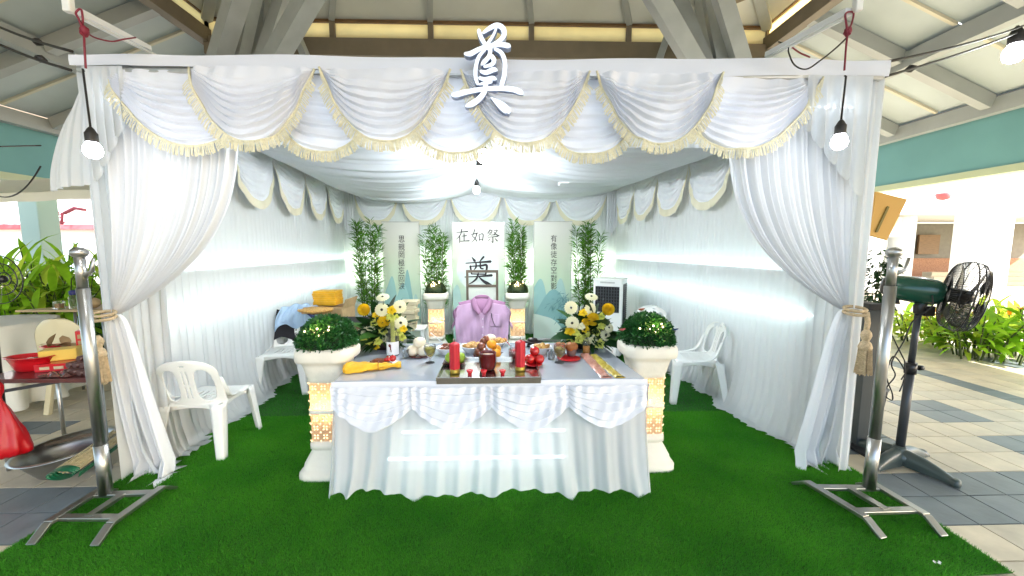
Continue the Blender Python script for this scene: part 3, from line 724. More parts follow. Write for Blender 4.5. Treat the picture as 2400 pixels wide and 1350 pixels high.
# tied back front curtains
def tied(x_out, x_in, xt0, xt1, ztie, seed, sg):
    def f(s, t):
        s2 = s ** .9
        xt = x_out + (x_in - x_out) * s2; xe = xt0 + (xt1 - xt0) * s
        g = t ** (3.3 - .8 * (1 - s)); bow = .05 * math.sin(PI * t) * s
        x = xt + (xe - xt) * g + sg * bow * .3
        z = 2.60 + (ztie - 2.60) * t - .03 * math.sin(PI * min(1, t ** 2)) * s * (1 - t)
        W = abs(x_in - x_out) * (1 - g) + abs(xt1 - xt0) * g
        A = (.036 * (1 - t) ** .6 + .010) * (.8 + .3 * math.sin(s * 9))
        y = YF + .05 + A * fold(s * 1.35, seed, .072) + .012 * math.sin(s * 6 + t * 3) - .06 * math.sin(PI * t) * s * .5
        return (x, y, z)
    return f
def fall(x0, x1, xb0, xb1, ztie, seed, yb):
    def f(s, t):
        e = t ** .5; x = (x0 + (x1-x0)*s) * (1-e) + (xb0 + (xb1-xb0)*s) * e
        A = .012 + .040 * t ** .8
        y = YF + .03 + A * fold(s * .62, seed, .10) + yb * t * t + .05 * t * math.sin(s * 4)
        z = ztie * (1 - t)
        if t > .90:
            k_ = (t - .90) / .10; z = ztie * .10 * max(0, 1 - 2*k_) ** 1.4 + (.018 + .014*math.sin(s*17 + seed)) * min(1, 2*k_) * (.6 + .4*math.sin(k_*9 + s*9)); y -= k_ * (.035 + .06 * (1 + math.sin(s * 11 + seed))); x += .02*k_*math.sin(k_*7 + s*14)
        return (x, y, z)
    return f
for (a, b_, lb) in (((LF + .02, at(533, 200, YF).x, at(243, 733, YF).x, at(262, 733, YF).x, 1.135, 1.3, 1), (at(240, 733, YF).x, at(268, 733, YF).x, -2.52, -2.24, 1.135, 5, .12), 'left'),
                   ((RF - .02, at(1722, 200, YF).x, at(2003, 728, YF).x, at(1985, 728, YF).x, 1.145, 4.3, -1), (at(2022, 728, YF).x, at(1984, 728, YF).x, 2.44, 2.08, 1.145, 8, .10), 'right')):
    t_ = thing('tied_curtain', f'white front curtain gathered back to the {lb} corner post of the tent', 'curtain', (a[2], YF, 0), 0, 'front curtains tied back with tassels')
    put('upper_drape', MB().grid(230, 80, tied(*a)), M['cloth'], t_, world=True)
    put('lower_fall', MB().grid(130, 80, fall(*b_)), M['cloth'], t_, world=True)
    xc = (a[2] + a[3]) / 2
    ts = thing('tassel', f'thick fawn rope tassel hanging from the {lb} front curtain', 'tassel', (xc, YF - .03, a[4]), 0, 'tie back tassels')
    rp = MB()
    for q in range(2):
        rp.tube([(.062*math.cos(2*PI*i/20), .048*math.sin(2*PI*i/20), .014 - .026*q + .010*math.sin(2*PI*i/20)) for i in range(21)], .010, 8, caps=False)
    sx = -1 if lb == 'left' else 1
    rp.tube([(sx*.03, -.045, 0), (sx*.034, -.055, -.06), (sx*.03, -.055, -.14)], .012, 8).tube([(sx*.045, -.04, 0), (sx*.05, -.05, -.07), (sx*.036, -.055, -.14)], .011, 8)
    put('rope', rp, M['rope'], ts)
    cx, cy = (.012 if lb == 'left' else .032), -.06
    put('tassel_head', MB().lathe([(.012,.02),(.026,.0),(.030,-.02),(.022,-.045),(.018,-.055),(.030,-.07),(.037,-.095),(.034,-.115)], (cx, cy, -.13), 18), M['rope'], ts)
    sk = MB(); rg = random.Random(3)
    for i in range(120):
        a_ = rg.uniform(0, 2*PI); r_ = .034 * math.sqrt(rg.random()); 
        sk.tube([(cx + math.cos(a_)*r_, cy + math.sin(a_)*r_, -.24), (cx + math.cos(a_)*r_*1.15, cy + math.sin(a_)*r_*1.15, -.32), (cx + math.cos(a_)*r_*1.35, cy + math.sin(a_)*r_*1.35, -.39 - rg.uniform(0, .02))], .0032, 4, caps=False)
    put('strands', sk, M['rope'], ts, kind='stuff')
    put('tassel_knot', MB().lathe([(.02,.012),(.032,0),(.02,-.012)], (cx, cy, -.215), 16), M['rope'], ts)

# wall and back swags with cream hem
def hem_band(f, wd, nrm):
    nrm = Vector(nrm)
    pts = [Vector(f(i/60, 1.0)) for i in range(61)]
    def g(s, t):
        i = min(59, int(s*60)); p = pts[i].lerp(pts[i+1], s*60 - i); q = Vector(f(.5, 1.0))
        tt = (pts[i+1]-pts[i]).normalized(); out = tt.cross(nrm); out = out if out.z < 0 else -out
        return p + (out*.6 + Vector((0,0,-.4))) * wd * t * min(1, 6*s, 6*(1-s)) + nrm * .003
    return MB().grid(60, 2, g)
def valance(label, lines, nrm, depth, group, n=7, z=2.58, hemw=.085):
    v = thing('wall_valance', label, 'valance', (*lines[0][0], z), 0, group)
    for i, (a, b) in enumerate(lines):
        f = swag_fn((*a, z), (*b, z), depth, n, .026, nrm, seed=i*2.3+len(label), p=2.7, flat=.2, drop=.05, sharp=2.4)
        s_ = put('swag', MB().grid(56, 54, f), M['cloth'], v, world=True)
        put('hem', hem_band(f, hemw, nrm), M['hem'], s_, world=True)
    return v
yl = [6.72, 6.0, 5.24, 4.46, 3.66, 2.86]
valance('white swags with cream hems along the top of the left tent wall', [((wl(a)+.05, a), (wl(b)+.05, b)) for a, b in zip(yl, yl[1:])], inl, .54, 'swags round the inner walls')
valance('white swags with cream hems along the top of the right tent wall', [((wr(a)-.05, a), (wr(b)-.05, b)) for a, b in zip(yl, yl[1:])], inr, .54, 'swags round the inner walls')
xb = [at(u, 440, YBK - .06).x for u in (828, 936, 1052, 1178, 1296, 1424)]
valance('row of white swags across the back of the tent above the banners', [((a, YBK - .07), (b, YBK - .07)) for a, b in zip(xb, xb[1:])], (0, -1, 0), .54, 'swags round the inner walls', n=6)
for x0, x1, lb in ((LB+.02, xb[0]+.02, 'left'), (xb[-1]-.02, RB-.02, 'right')):
    solo('cascade_tail', MB().grid(40, 20, lambda s, t: (x0+(x1-x0)*s, YBK-.09+.02*math.sin(s*30), 2.56-(.62 + (.3*s if lb=='left' else .3*(1-s)))*t)), M['cloth'], f'straight pleated tail in the {lb} rear corner of the tent', 'curtain', 'pleated rear corner tails')

# ceiling cloths
xc = lambda y: -.10 + (-.42 + .10) * (y - YF) / (YBK - YF)
def ceil(side, seed):
    def f(s, t):
        y = YF + .16 + (YBK - YF - .2) * t
        x0 = (wl(y) if side < 0 else wr(y)); x1 = xc(y); x = x0 + (x1 - x0) * s
        g = 4 * s * (1 - s)
        yy = y + .10 * math.sin(s*3 + seed) * g + .16 * math.sin(y * 1.9 + seed) * (1 - s) * s
        A = .045 * (g ** .5) * (.7 + .4 * math.sin(y * 3.3 + seed))
        z = 2.60 - .05 * s - (.235 + .07*math.sin(y*1.25+seed)) * g ** .85 + A * fold(yy + .12*(s-.5)**2, seed, .14)
        return (x, y + .02*fold(yy, seed+1, .14)*g, z)
    return f
for side, lb in ((-1, 'left'), (1, 'right')):
    solo('ceiling_cloth', MB().grid(70, 330, ceil(side, 2.0 + side)), M['ceilcloth'], f'gathered white cloth sagging under the {lb} half of the tent roof', 'cloth', 'ceiling cloths of the tent')
solo('roof_sheet', MB().grid(8, 8, lambda s, t: (LF - .06 + (RF-LF+.12)*s + (-.0)*t, YF + .08 + (YBK - YF+.05)*t, 2.70 + .012*math.sin(s*9+t*7))), M['backing'], 'plain canvas sheet stretched over the top of the tent', 'canvas')

# light strips behind the sheer cloth
def led(name, label, a, b, grp, w_=.014, h_=.006, m='led', ledge=True):
    t = thing(name, label, 'light strip', a, 0, grp)
    a = Vector(a); b = Vector(b)
    put('tube', MB().bar(a, b, w_, h_), M[m], t, world=True)
    if ledge: put('rail', MB().bar(a - Vector((0,0,.016)), b - Vector((0,0,.016)), .05, .018), M['steel2'], t, world=True)  # unseen rail added to cut off the strip's glow below
G = 'light strips behind the tent cloth'
for (z, ln, of) in ((1.385, 'upper', .04), (1.045, 'lower', .02)):
    led('light_strip', f'{ln} glowing light strip behind the left wall curtain', (wl(2.9)-of-.02, 2.9, z), (wl(6.86)-of-.02, 6.86, z), G, ledge=(ln=='upper'))
    led('light_strip', f'{ln} glowing light strip behind the right wall curtain', (wr(2.8)+of+.02, 2.8, z), (wr(6.86)+of+.02, 6.86, z), G, ledge=(ln=='upper'))
    led('light_strip', f'{ln} glowing light strip behind the back curtain', (LB, YBK+.055, z), (RB, YBK+.055, z), G, ledge=False, m='ledback')
led('light_strip', 'glowing light strip behind the front swags', (LF+.05, YF+.055, 2.45), (RF-.05, YF+.055, 2.45), G, m='ledval', w_=.012, h_=.010, ledge=False)
# ================================================================ ALTAR TABLE
TZ = .75
tb = thing('altar_table', 'long white clothed altar table with offerings at the mouth of the tent', 'table', (-.08, 2.75, 0))
fl_, fr_, bl_, br_ = (-1.018, 2.292), (.890, 2.292), (-1.135, 3.22), (.825, 3.22)
q = [fl_, fr_, br_, bl_]
put('tabletop', MB().prism([(x, y) for x, y in q], TZ - .022, TZ), M['tabletop'], tb, world=True, bevel=.004)
for (x, y) in ((-.92, 2.42), (.78, 2.42), (-.98, 3.1), (.72, 3.1)):
    put('leg', MB().tube([(x, y, 0), (x, y, .72)], .018, 8), M['steel2'], tb, world=True)
sk = thing('table_skirt', 'white swagged skirt cloth hanging round the front of the altar table', 'table cloth', (-.08, 2.27, 0))
pts = [fl_[0] - .012, at(965, 905, 2.28).x, at(1150, 905, 2.28).x, at(1333, 905, 2.28).x, fr_[0] + .012]
put('edge_band', MB().grid(120, 4, lambda s, t: (pts[0] + (pts[-1]-pts[0])*s, 2.281 - .004*math.sin(t*3) - .002*math.sin(s*40), TZ - .001 - .045*t)), M['satin'], sk, world=True)
for i in range(4):
    f = swag_fn((pts[i], 2.268, .715), (pts[i+1], 2.268, .715), .265, 5, .024, (0, -1, 0), p=1.55, drop=.135, flat=.05, warp=.15, sharp=3.2, seed=1 + i*1.1)
    put('swag', MB().grid(100, 80, f), M['satin'], sk, world=True)
for (x, y, yb, seed) in ((fl_[0]-.014, 2.28, 3.2, 1), (fr_[0]+.014, 2.28, 3.2, 2)):
    xe = bl_[0] - .014 if x < 0 else br_[0] + .014; sg = -1 if x < 0 else 1
    A_, B_ = (x, y, .715), (xe, yb, .715)
    f = swag_fn(A_, B_, .25, 5, .012, (sg, 0, 0), p=1.6, drop=.14, flat=.05, seed=seed)
    put('swag', MB().grid(50, 50, f), M['satin'], sk, world=True)
def skirt(s, t):
    x0, x1 = fl_[0] - .005, fr_[0] + .005; L = x1 - x0; S_ = s * L
    sp = 1 + .030 * t * t
    F = fold(S_ + .03*t*math.sin(S_*3), 6.3, .125); A = .006 + .017 * t ** 1.2
    hem = .030 + .045*(.5+.5*math.sin(S_*5.3+1)) * (.5+.5*math.sin(S_*8)) - .026*max(0, math.sin(S_*14.5 + .5*math.sin(S_*3)))**6
    z = .66 + (max(.010, hem) - .66) * t
    xm = (x0+x1)/2
    y = 2.285 - A * F - .035*t*t - (.035*max(0, math.sin(S_*14.5 + .5*math.sin(S_*3))) ** 6 * max(0, (t-.72)/.28) ** 2)
    return (xm + (x0 + S_ - xm) * sp + .012*math.sin(S_*9+t*2)*t, y, z)
put('sheer_skirt', MB().grid(520, 44, skirt), M['skirt'], sk, world=True)
for sg, xa, xb_ in ((-1, fl_[0]-.01, bl_[0]-.01), (1, fr_[0]+.01, br_[0]+.01)):
    put('sheer_skirt', MB().grid(200, 20, lambda s, t: (xa + (xb_-xa)*s + sg*((.006+.03*t)*fold(s*.93, 2, .12) + .03*t*t), 2.285 + .92*s - .03*t*(1-s), .66 + (.012-.66)*t)), M['skirt'], sk, world=True)
ch = thing('storage_chest', 'low white chest standing hidden behind the sheer table skirt', 'chest', (-.15, 2.75, 0))
put('body', MB().box((0, 0, .17), (1.25, .42, .32)), M['plastic'], ch, bevel=.01); put('lid', MB().box((0, 0, .345), (1.28, .45, .03)), M['plastic'], ch, bevel=.008)
xa, xb_ = at(945, 1006, 2.45).x, at(1322, 1006, 2.45).x
for (z, x0, lb) in ((.352, xa, 'upper'), (.168, xa - .10, 'lower')):
    led('light_strip', f'{lb} lit tube showing through the sheer skirt of the altar table', (x0, 2.43, z), (xb_, 2.43, z), 'lit tubes under the table', w_=.012, h_=.014, m='led2', ledge=False)

def onto(u, v, z=TZ): p = fl(u, v, z); return (p.x, p.y, z)
TAB = 'offerings on the altar table'
tray = thing('tray', 'wide shallow stainless steel tray at the front edge of the altar table', 'tray', (0, 0, TZ))
x0, x1 = fl(1025, 883, TZ+.02).x, fl(1267, 883, TZ+.02).x; y0, y1 = 2.262, 2.70
put('base', MB().box(((x0+x1)/2, (y0+y1)/2, TZ+.004), (x1-x0-.01, y1-y0-.01, .005)), M['tray'], tray, world=True)
for nm, c, d in (('rim', ((x0+x1)/2, y0, TZ+.006), (x1-x0, .006, .040)), ('rim', ((x0+x1)/2, y1, TZ+.014), (x1-x0, .006, .024)), ('rim', (x0, (y0+y1)/2, TZ+.014), (.006, y1-y0, .024)), ('rim', (x1, (y0+y1)/2, TZ+.014), (.006, y1-y0, .024))):
    put(nm, MB().box(c, d), M['tray'], tray, world=True, bevel=.001)
ZT2 = TZ + .0075
def candle(u, v, lb):
    x, y, z = onto(u, v, ZT2); t = thing('candle', lb, 'candle', (x, y, z), 0, 'red pillar candles on the tray')
    body = []
    prof = []
    b = MB(); n = 24
    for (r, zz) in ((.033, .030), (.033, .178), (.029, .190), (.012, .205), (.003, .209)):
        pass
    def f(s, tt):
        a = 2*PI*s; rr = .031 + .0022*math.cos(8*a)
        zz = .028 + .162*min(1, tt/.8); k = 1 if tt <= .8 else max(.02, 1-(tt-.8)/.2*.98)
        return (rr*k*math.cos(a), rr*k*math.sin(a), zz + (0 if tt <= .8 else .016*((tt-.8)/.2)))
    put('wax', MB().grid(64, 20, f, closed=True), M['wax'], t)
    put('gold_foot', MB().lathe([(.033,0),(.033,.012),(.031,.018),(.032,.030)], n=24), M['gold'], t)
    put('wick', MB().tube([(0,0,.2),(.001,0,.212),(.004,0,.222)], .0016, 5), M['black'], t)
candle(1066, 874, 'tall ribbed red candle on the left side of the steel tray'); candle(1219, 868, 'tall ribbed red candle on the right side of the steel tray')
cup0 = None
for u, lb in ((1101, 'small red wine cup left of centre on the steel tray'), (1134, 'small red wine cup in front of the dark red mug'), (1178, 'small red wine cup beside the right candle')):
    loc = onto(u, 880, ZT2)
    if cup0 is None:
        cup0 = thing('wine_cup', lb, 'cup', loc, 0, 'small red cups on the tray')
        put('cup', MB().lathe([(.012,0),(.014,.004),(.011,.010),(.015,.018),(.021,.034),(.0195,.034),(.014,.020),(.001,.016)], n=20), M['redglass'], cup0)
        put('rim', MB().lathe([(.0215,.033),(.022,.035),(.0205,.036)], n=20), M['redglass'], cup0)
    else: copy_tree(cup0, lb, loc)
x, y, z = onto(1143, 866, ZT2)
t = thing('mug', 'large dark red earthen pot of creamy liquid in the middle of the tray', 'pot', (x, y, z))
put('body', MB().lathe([(.038,0),(.046,.004),(.055,.03),(.057,.075),(.055,.108),(.058,.115),(.055,.117),(.051,.108),(.050,.095)], n=36), M['darkred'], t)
put('filling', MB().lathe([(.001,.098),(.03,.0985),(.0505,.097)], n=30), mat('cream_liquid', (.62, .42, .30), .4), t)
def plate(nm, lb, u, v, r, m, z=TZ, sy=1, rim=.008, cat='plate', grp=TAB):
    x, y, z = onto(u, v, z); t = thing(nm, lb, cat, (x, y, z), 0, grp)
    put('dish', MB().lathe([(r*.55,0),(r*.6,.003),(r*.95,rim),(r,rim+.003),(r*.97,rim+.005),(r*.6,.007),(.001,.006)], n=32, sy=sy), M[m], t); return t
def bowl(lb, u, v, r, h, filling, seed, grp='white bowls of food', fm='food', lump=18):
    x, y, z = onto(u, v); t = thing('bowl', lb, 'bowl', (x, y, z), seed, grp)
    put('bowl', MB().lathe([(r*.5,0),(r*.55,.004),(r*.85,h*.7),(r,h),(r*1.04,h+.002),(r*1.0,h+.005),(r*.82,h*.75),(.001,h*.5)], n=36), M['china'], t)
    rg = random.Random(seed); fb = MB()
    fb.lathe([(.001,h+.004),(r*.5,h+.002),(r*.85,h-.006)], n=20)
    for k in range(lump):
        a = rg.uniform(0, 2*PI); rr = r*.72*math.sqrt(rg.random())
        fb.ball((math.cos(a)*rr, math.sin(a)*rr, h + .004 + rg.uniform(0, .016)*(1-rr/r)), rg.uniform(.010, .020), 8, rg.uniform(.5, .9), noise=.15, sx=rg.uniform(.8,1.5))
    put('food', fb, M[fm], t); return t
b1 = bowl('white bowl of dark braised meat with a spoon, behind the left candle', 1049, 830, .084, .052, 'meat', 1, fm='meat', lump=26)
b2_ = bowl('white bowl heaped with noodles and vegetables beside the left candle', 1106, 826, .088, .052, 'noodle', 2, lump=44)
bowl('white bowl of dark sauce behind the oranges', 1166, 810, .085, .035, 'x', 3, lump=26)
bowl('white bowl of pale fried pieces behind the right candle', 1268, 828, .082, .052, 'x', 4, lump=26)
x, y, z = onto(1034, 818); solo('spoon', MB().tube([(.01,0,.050),(-.03,.01,.085),(-.085,.02,.13)], [.006,.0035,.005], 8, flat=.5), M['china'], 'white spoon leaning in the bowl of braised meat', 'spoon', loc=(x, y, z))
x, y, z = onto(1195, 818); solo('chopstick', MB().tube([(0,0,.03),(-.05,.01,.09)], .003, 6), M['red'], 'short red stick leaning behind the glass of red tea', 'chopstick', loc=(x, y, z))
# buns
t = plate('bun_plate', 'dark red saucer under three pale steamed buns', 981, 835, .078, 'darkred')
for k, (dx, dy, dz) in enumerate(((-.040, -.006, .045), (.042, -.012, .045), (.008, .006, .104))):
    x, y, z = onto(981, 835); solo('bun', MB().ball((0,0,0), .048, 18, .84), M['bun'], ('left lower pale steamed bun on the red saucer', 'right lower pale steamed bun on the red saucer', 'top pale steamed bun of the three on the red saucer')[k], 'bun', 'steamed buns', loc=(x+dx, y+dy, z+dz))
# fruit pile
x, y, z = onto(1146, 838)
t = thing('fruit_dish', 'dark red lotus dish carrying the fruit pile behind the pot', 'dish', (x, y, z), 0, TAB)
dm = MB()
for k in range(9):
    a = 2*PI*k/9; dm.blade((math.cos(a)*.03, math.sin(a)*.03, .012), (math.cos(a), math.sin(a), .18), .085, .055, -.25, 0, 4, .2)
put('petal_rim', dm, M['darkred'], t, kind='stuff'); put('foot', MB().lathe([(.04,0),(.035,.012),(.05,.02)], n=24), M['darkred'], t)
def fruit(nm, lb, p, r, m, grp, rz=.92, noise=.0, cat='fruit', stem=True):
    t = thing(nm, lb, cat, p, random.uniform(0, 6), grp)
    put('flesh', MB().ball((0,0,0), r, 18, rz, noise=noise), M[m], t)
    if stem: put('stalk', MB().lathe([(.006,0),(.003,.003),(.001,.006)], (0,0,r*rz-.002), 6), M['stem'], t)
    return t
for dx, dy, dz, r, lb in ((.020,-.02,.105,.037,'orange on top of the pile behind the pot'), (.052,-.045,.045,.038,'orange low on the right of the pot'), (.055,.03,.055,.036,'orange at the back of the fruit pile')):
    fruit('orange', lb, (x+dx, y+dy, z+dz), r, 'orange', 'oranges behind the pot', .9)
fruit('bun', 'pale yellow bun at the top of the fruit pile', (x+.012, y+.045, z+.135), .040, 'bun', TAB, .75, cat='bun', stem=False)
fruit('cake', 'crumbly golden cake piece right of the top orange', (x+.058, y+.0, z+.128), .022, 'food', TAB, .8, .12, 'cake', False)
for k, (dx, dy, dz, r) in enumerate(((-.055,-.01,.085,.034), (-.075,-.02,.045,.034), (-.018,.03,.130,.032), (-.040,.02,.115,.030), (-.092,.0,.022,.026), (-.03,-.03,.05,.034))):
    fruit('sweet_cake', ('glossy brown sticky cake high on the left of the pile', 'glossy brown sticky cake leaning out left of the pot', 'darkest sticky cake at the very top of the pile', 'sticky cake beneath the darkest one', 'small purple brown sticky cake at the foot of the pile', 'sticky cake half hidden behind the pot')[k], (x+dx, y+dy, z+dz), r, 'meat' if k != 4 else 'darkred', 'sticky brown cakes', .95, .13, 'cake', False)
# green fruit on square plate
x, y, z = onto(1065, 856)
t = thing('square_plate', 'dark red square plate under the green fruits', 'plate', (x, y, ZT2), 0, TAB)
put('dish', MB().grid(10, 10, lambda s, t_: ((s-.5)*.15, (t_-.5)*.11, .004 + .016*max(0, 2*max(abs(s-.5), abs(t_-.5))-.5)*2)), M['darkred'], t, solid=.003)
for dx, lb in ((-.032, 'green ribbed fruit left of the left candle'), (.040, 'green ribbed fruit right of the left candle')):
    fruit('green_fruit', lb, (x+dx, y+.012, ZT2+.043), .034, 'greenfruit', 'green fruits on the square plate', 1.05, .12)
# apples right
x, y, z = onto(1252, 856); plate('red_plate', 'glossy red plate under the red apples', 1250, 856, .062, 'red', ZT2)
for k, (dx, dy, dz) in enumerate(((-.03,.0,.038), (.036,.0,.036), (.0,.04,.036), (.004,.02,.088))):
    fruit('apple', ('dark red apple partly behind the right candle', 'dark red apple at the right end of the plate', 'dark red apple at the back of the plate', 'topmost dark red apple beside the right candle')[k], (x+dx, y+dy, ZT2+dz), .035, 'apple', 'red apples on the red plate', .92)
# glass of red tea
def glass(nm, lb, loc, prof, liq, lm, cat='glass', grp='drinking glasses on the altar'):
    t = thing(nm, lb, cat, loc, 0, grp); put('bowl', MB().lathe(prof, n=28), M['glass'], t)
    t.scale = (1.28,)*3 if 'wine' in nm else (1.15,)*3
    if liq: put('drink', MB().lathe(liq, n=24), M[lm], t)
    return t
glass('tumbler', 'glass of dark red tea behind the right candle', onto(1204, 842), [(.026,0),(.030,.003),(.033,.085),(.031,.085),(.028,.006),(.001,.005)], [(.026,.007),(.030,.060),(.001,.0605)], 'redglass')
for u, v, lb in ((1008, 850, 'stemmed glass of golden wine left of the tray'), (1311, 850, 'stemmed glass of golden wine right of the tray')):
    glass('wine_glass', lb, onto(u, v), [(.026,0),(.024,.003),(.006,.008),(.005,.022),(.010,.030),(.028,.050),(.034,.080),(.032,.100),(.0305,.100),(.032,.080),(.026,.052),(.001,.032)],
          [(.006,.034),(.025,.052),(.0315,.080),(.001,.0805)], 'wine')
for u, v, lb in ((952, 838, 'small clear tumbler beside the labelled bottle'), (1292, 842, 'small clear tumbler behind the right wine glass')):
    glass('tumbler', lb, onto(u, v), [(.020,0),(.024,.003),(.028,.060),(.0265,.060),(.021,.005),(.001,.004)], None, None)
# muffins
x, y, z = onto(1330, 838); plate('cake_plate', 'glossy red plate under the brown prosperity cakes', 1333, 842, .085, 'red')
for k, dx in enumerate((-.042, .042)):
    t = thing('prosperity_cake', ('left brown split top cake beside the right wine glass', 'right brown split top cake beside the right wine glass')[k], 'cake', (x+dx-.01, y+.02, z+.010), 0, 'brown split top cakes')
    put('cup', MB().lathe([(.028,0),(.040,.05),(.001,.051)], n=18), M['bark'], t)
    c = MB()
    for a in range(3): c.ball((math.cos(a*2.1)*.018, math.sin(a*2.1)*.018, .066), .031, 10, 1.1)
    put('crown', c, mat('cake_brown%d' % k, (.30, .11, .03), .6, bump=.5, bscale=60), t)
# black hat shaped dish
x, y, z = onto(1248, 812); t = thing('black_dish', 'black lidded oval dish behind the right candle', 'dish', (x, y, z), 0, TAB)
put('dish', MB().lathe([(.05,.03),(.085,.040),(.088,.046),(.001,.05)], n=28, sy=.6), M['dark'], t); put('lid', MB().lathe([(.05,.047),(.035,.068),(.001,.075)], n=20, sy=.7), M['dark'], t); put('foot', MB().lathe([(.05,0),(.04,.03)], n=20, sy=.6), M['dark'], t)
# fish plate
t = plate('oval_plate', 'white oval plate of roast meat and red fruit at the left of the table', 897, 858, .128, 'china', sy=.62, rim=.016)
x, y, z = t.location
put('roast', MB().ball((-.02, 0, .030), .044, 16, .5, noise=.22, sx=1.5, sy=.8).ball((.03, -.02, .022), .028, 12, .5, noise=.2, sx=1.6), M['meat'], t)
rg = random.Random(9)
for k in range(5):
    fruit('cherry_tomato', ('small red tomato nearest the cord of the yellow parcel', 'small red tomato leaning on the roast meat', 'small red tomato at the back of the oval plate', 'small red tomato on top of the heap on the oval plate', 'small red tomato touching the large red fruit')[k], (x + .030 + rg.uniform(-.035,.03), y + rg.uniform(-.03,.02), z + .045 + rg.uniform(0,.024)), .0135, 'apple', 'red tomatoes on the oval plate', 1)
fruit('red_fruit', 'largest round red fruit at the right edge of the oval plate', (x+.065, y+.015, z+.050), .024, 'apple', TAB, 1)
# yellow cloth parcel
pa, pb = fl(806, 872, TZ), fl(940, 862, TZ); t = thing('yellow_parcel', 'crumpled yellow cloth roll tied with a cord at the left front of the table', 'parcel', (pa.x, pa.y, TZ))
L = (pb - pa).length; d = (pb - pa).normalized(); sd = Vector((-d.y, d.x, 0))
def roll(s, tt):
    a = 2*PI*tt; r_ = .038 + .012*math.sin(s*5+1) + .004*math.sin(s*31+a*3) + .005*math.sin(a*5+s*9); r_ *= (1 if .03 < s < .97 else .75)
    if s > .66: r_ *= .75 + .25*math.sin(s*20)
    p = pa + d*(s*L) + sd*(math.cos(a)*r_*1.15) + Vector((0,0,max(.002, .022 + math.sin(a)*r_*.72)))
    return p
put('cloth', MB().grid(80, 40, roll), M['yellow'], t, world=True)
put('cord', MB().tube([pa + d*(L*.6) + sd*(math.cos(a)*.042) + Vector((0,0,max(.003,.024+math.sin(a)*.030))) for a in [2*PI*i/16 for i in range(17)]], .002, 5), M['wire_red'], t, world=True)
# incense packets
for k, (a, b, w_, m, lb) in enumerate(((fl(1372, 833, TZ), fl(1420, 886, TZ), .085, 'pinkpack', 'pink cellophane incense packet lying at the right of the table'), (fl(1392, 836, TZ), fl(1452, 886, TZ), .080, 'goldpack', 'gold and green incense packet lying beside the pink one'))):
    if m not in M: M[m] = mat(m, ((.42,.16,.12), (.32,.22,.03))[k], .22, bump=.8, bscale=28, col2=((.62,.34,.28),(.62,.52,.10))[k], vscale=22, coat=.6)
    Ld = (b-a).length; d = (b-a).normalized(); sd = Vector((-d.y, d.x, 0))
    f = lambda s, tt: a + d*(s*Ld) + sd*((tt-.5)*w_*(1-.25*s)) + Vector((0,0,.004 + .018*math.sin(PI*tt)**.6*(1-.4*s) + .002*math.sin(s*30+tt*11)))
    t = thing('incense_packet', lb, 'packet', (a.x, a.y, TZ), 0, 'incense packets on the table')
    put('wrapper', MB().grid(40, 12, f), M[m], t, world=True)
    put('seal', MB().grid(4, 4, lambda s, tt: a + d*(Ld*(.97+.06*s)) + sd*((tt-.5)*w_*.85) + Vector((0,0,.006))), M[m], t, world=True, solid=.001)
# bottles
x, y, z = onto(922, 832); t = thing('bottle', 'clear glass bottle holding green stems with a white picture label', 'bottle', (x, y, z), 0, TAB)
put('glass', MB().lathe([(.040,0),(.046,.004),(.047,.125),(.040,.165),(.020,.215),(.016,.250),(.018,.254),(.015,.256)], n=28), M['bottleglass'], t)
put('label', MB().grid(20, 6, lambda s, tt: (.0478*math.cos(PI*(1.02+.9*s)), .0478*math.sin(PI*(1.02+.9*s)), .012+.098*tt)), M['china'], t)
lf = MB()
def lab(a, zz): return (.0484*math.cos(a), .0484*math.sin(a), zz)
c0 = PI*1.42
lf.grid(10, 4, lambda s, tt: lab(c0 + .24*math.cos(2*PI*s)*tt, .083 + .013*math.sin(2*PI*s)*tt))
lf.grid(8, 4, lambda s, tt: lab(c0 + .12 + .20*(s-.5), .050 + .028*tt)); lf.grid(3, 4, lambda s, tt: lab(c0 + .02 + .08*s, .036+.016*tt)); lf.grid(3, 4, lambda s, tt: lab(c0 + .20 + .08*s, .034+.018*tt))
put('label_print', lf, mat('label_brown', (.16,.03,.02), .6), t)
sm = MB()
for k in range(9): sm.tube([(.018*math.cos(k*2.4), .018*math.sin(k*2.4), .02), (.010*math.cos(k*2.4+1), .010*math.sin(k*2.4+1), .17), (.012*math.cos(k*2.4+2), .012*math.sin(k*2.4+2), .27)], .0045, 5)
put('stems', sm, M['petalg'], t)
x, y, z = onto(1374, 832); t = thing('sauce_bottle', 'small clear bottle half filled with amber liquid in front of the right flowers', 'bottle', (x, y, z), 0, TAB)
put('glass', MB().lathe([(.024,0),(.0275,.003),(.0275,.075),(.022,.098),(.016,.108),(.0135,.125),(.015,.128)], n=24), M['bottleglass'], t)
put('liquid', MB().lathe([(.022,.004),(.0255,.006),(.0255,.070),(.001,.0705)], n=24), M['amber'], t)

# ---------------------------------------------------------------- flower arrangements
def gerbera_mesh(n=18, R_=.046):
    b = MB()
    for lay, (rr, zz, off) in enumerate(((R_, .0, 0), (R_*.82, .005, .5))):
        for k in range(n):
            a = 2*PI*(k+off)/n; c, s = math.cos(a), math.sin(a); w_ = R_*.155
            p = [(.008, 0), (.5*rr, w_), (.86*rr, w_*1.05), (rr, 0), (.86*rr, -w_*1.05), (.5*rr, -w_)]
            h = [.003, .006, .003, -.002, .003, .006]
            b.add([(c*x_-s*y_, s*x_+c*y_, zz+hh) for (x_, y_), hh in zip(p, h)] , [(0,1,2,3,4,5)], True)
    return b.mesh('petals')
GP = gerbera_mesh(); GP.materials.append(M['petalw'])
GC = MB().lathe([(.0065,.004),(.006,.010),(.003,.012),(.001,.011)], n=12).mesh('flower_centre'); GC.materials.append(M['dark'])
mm = MB()
rg = random.Random(12)
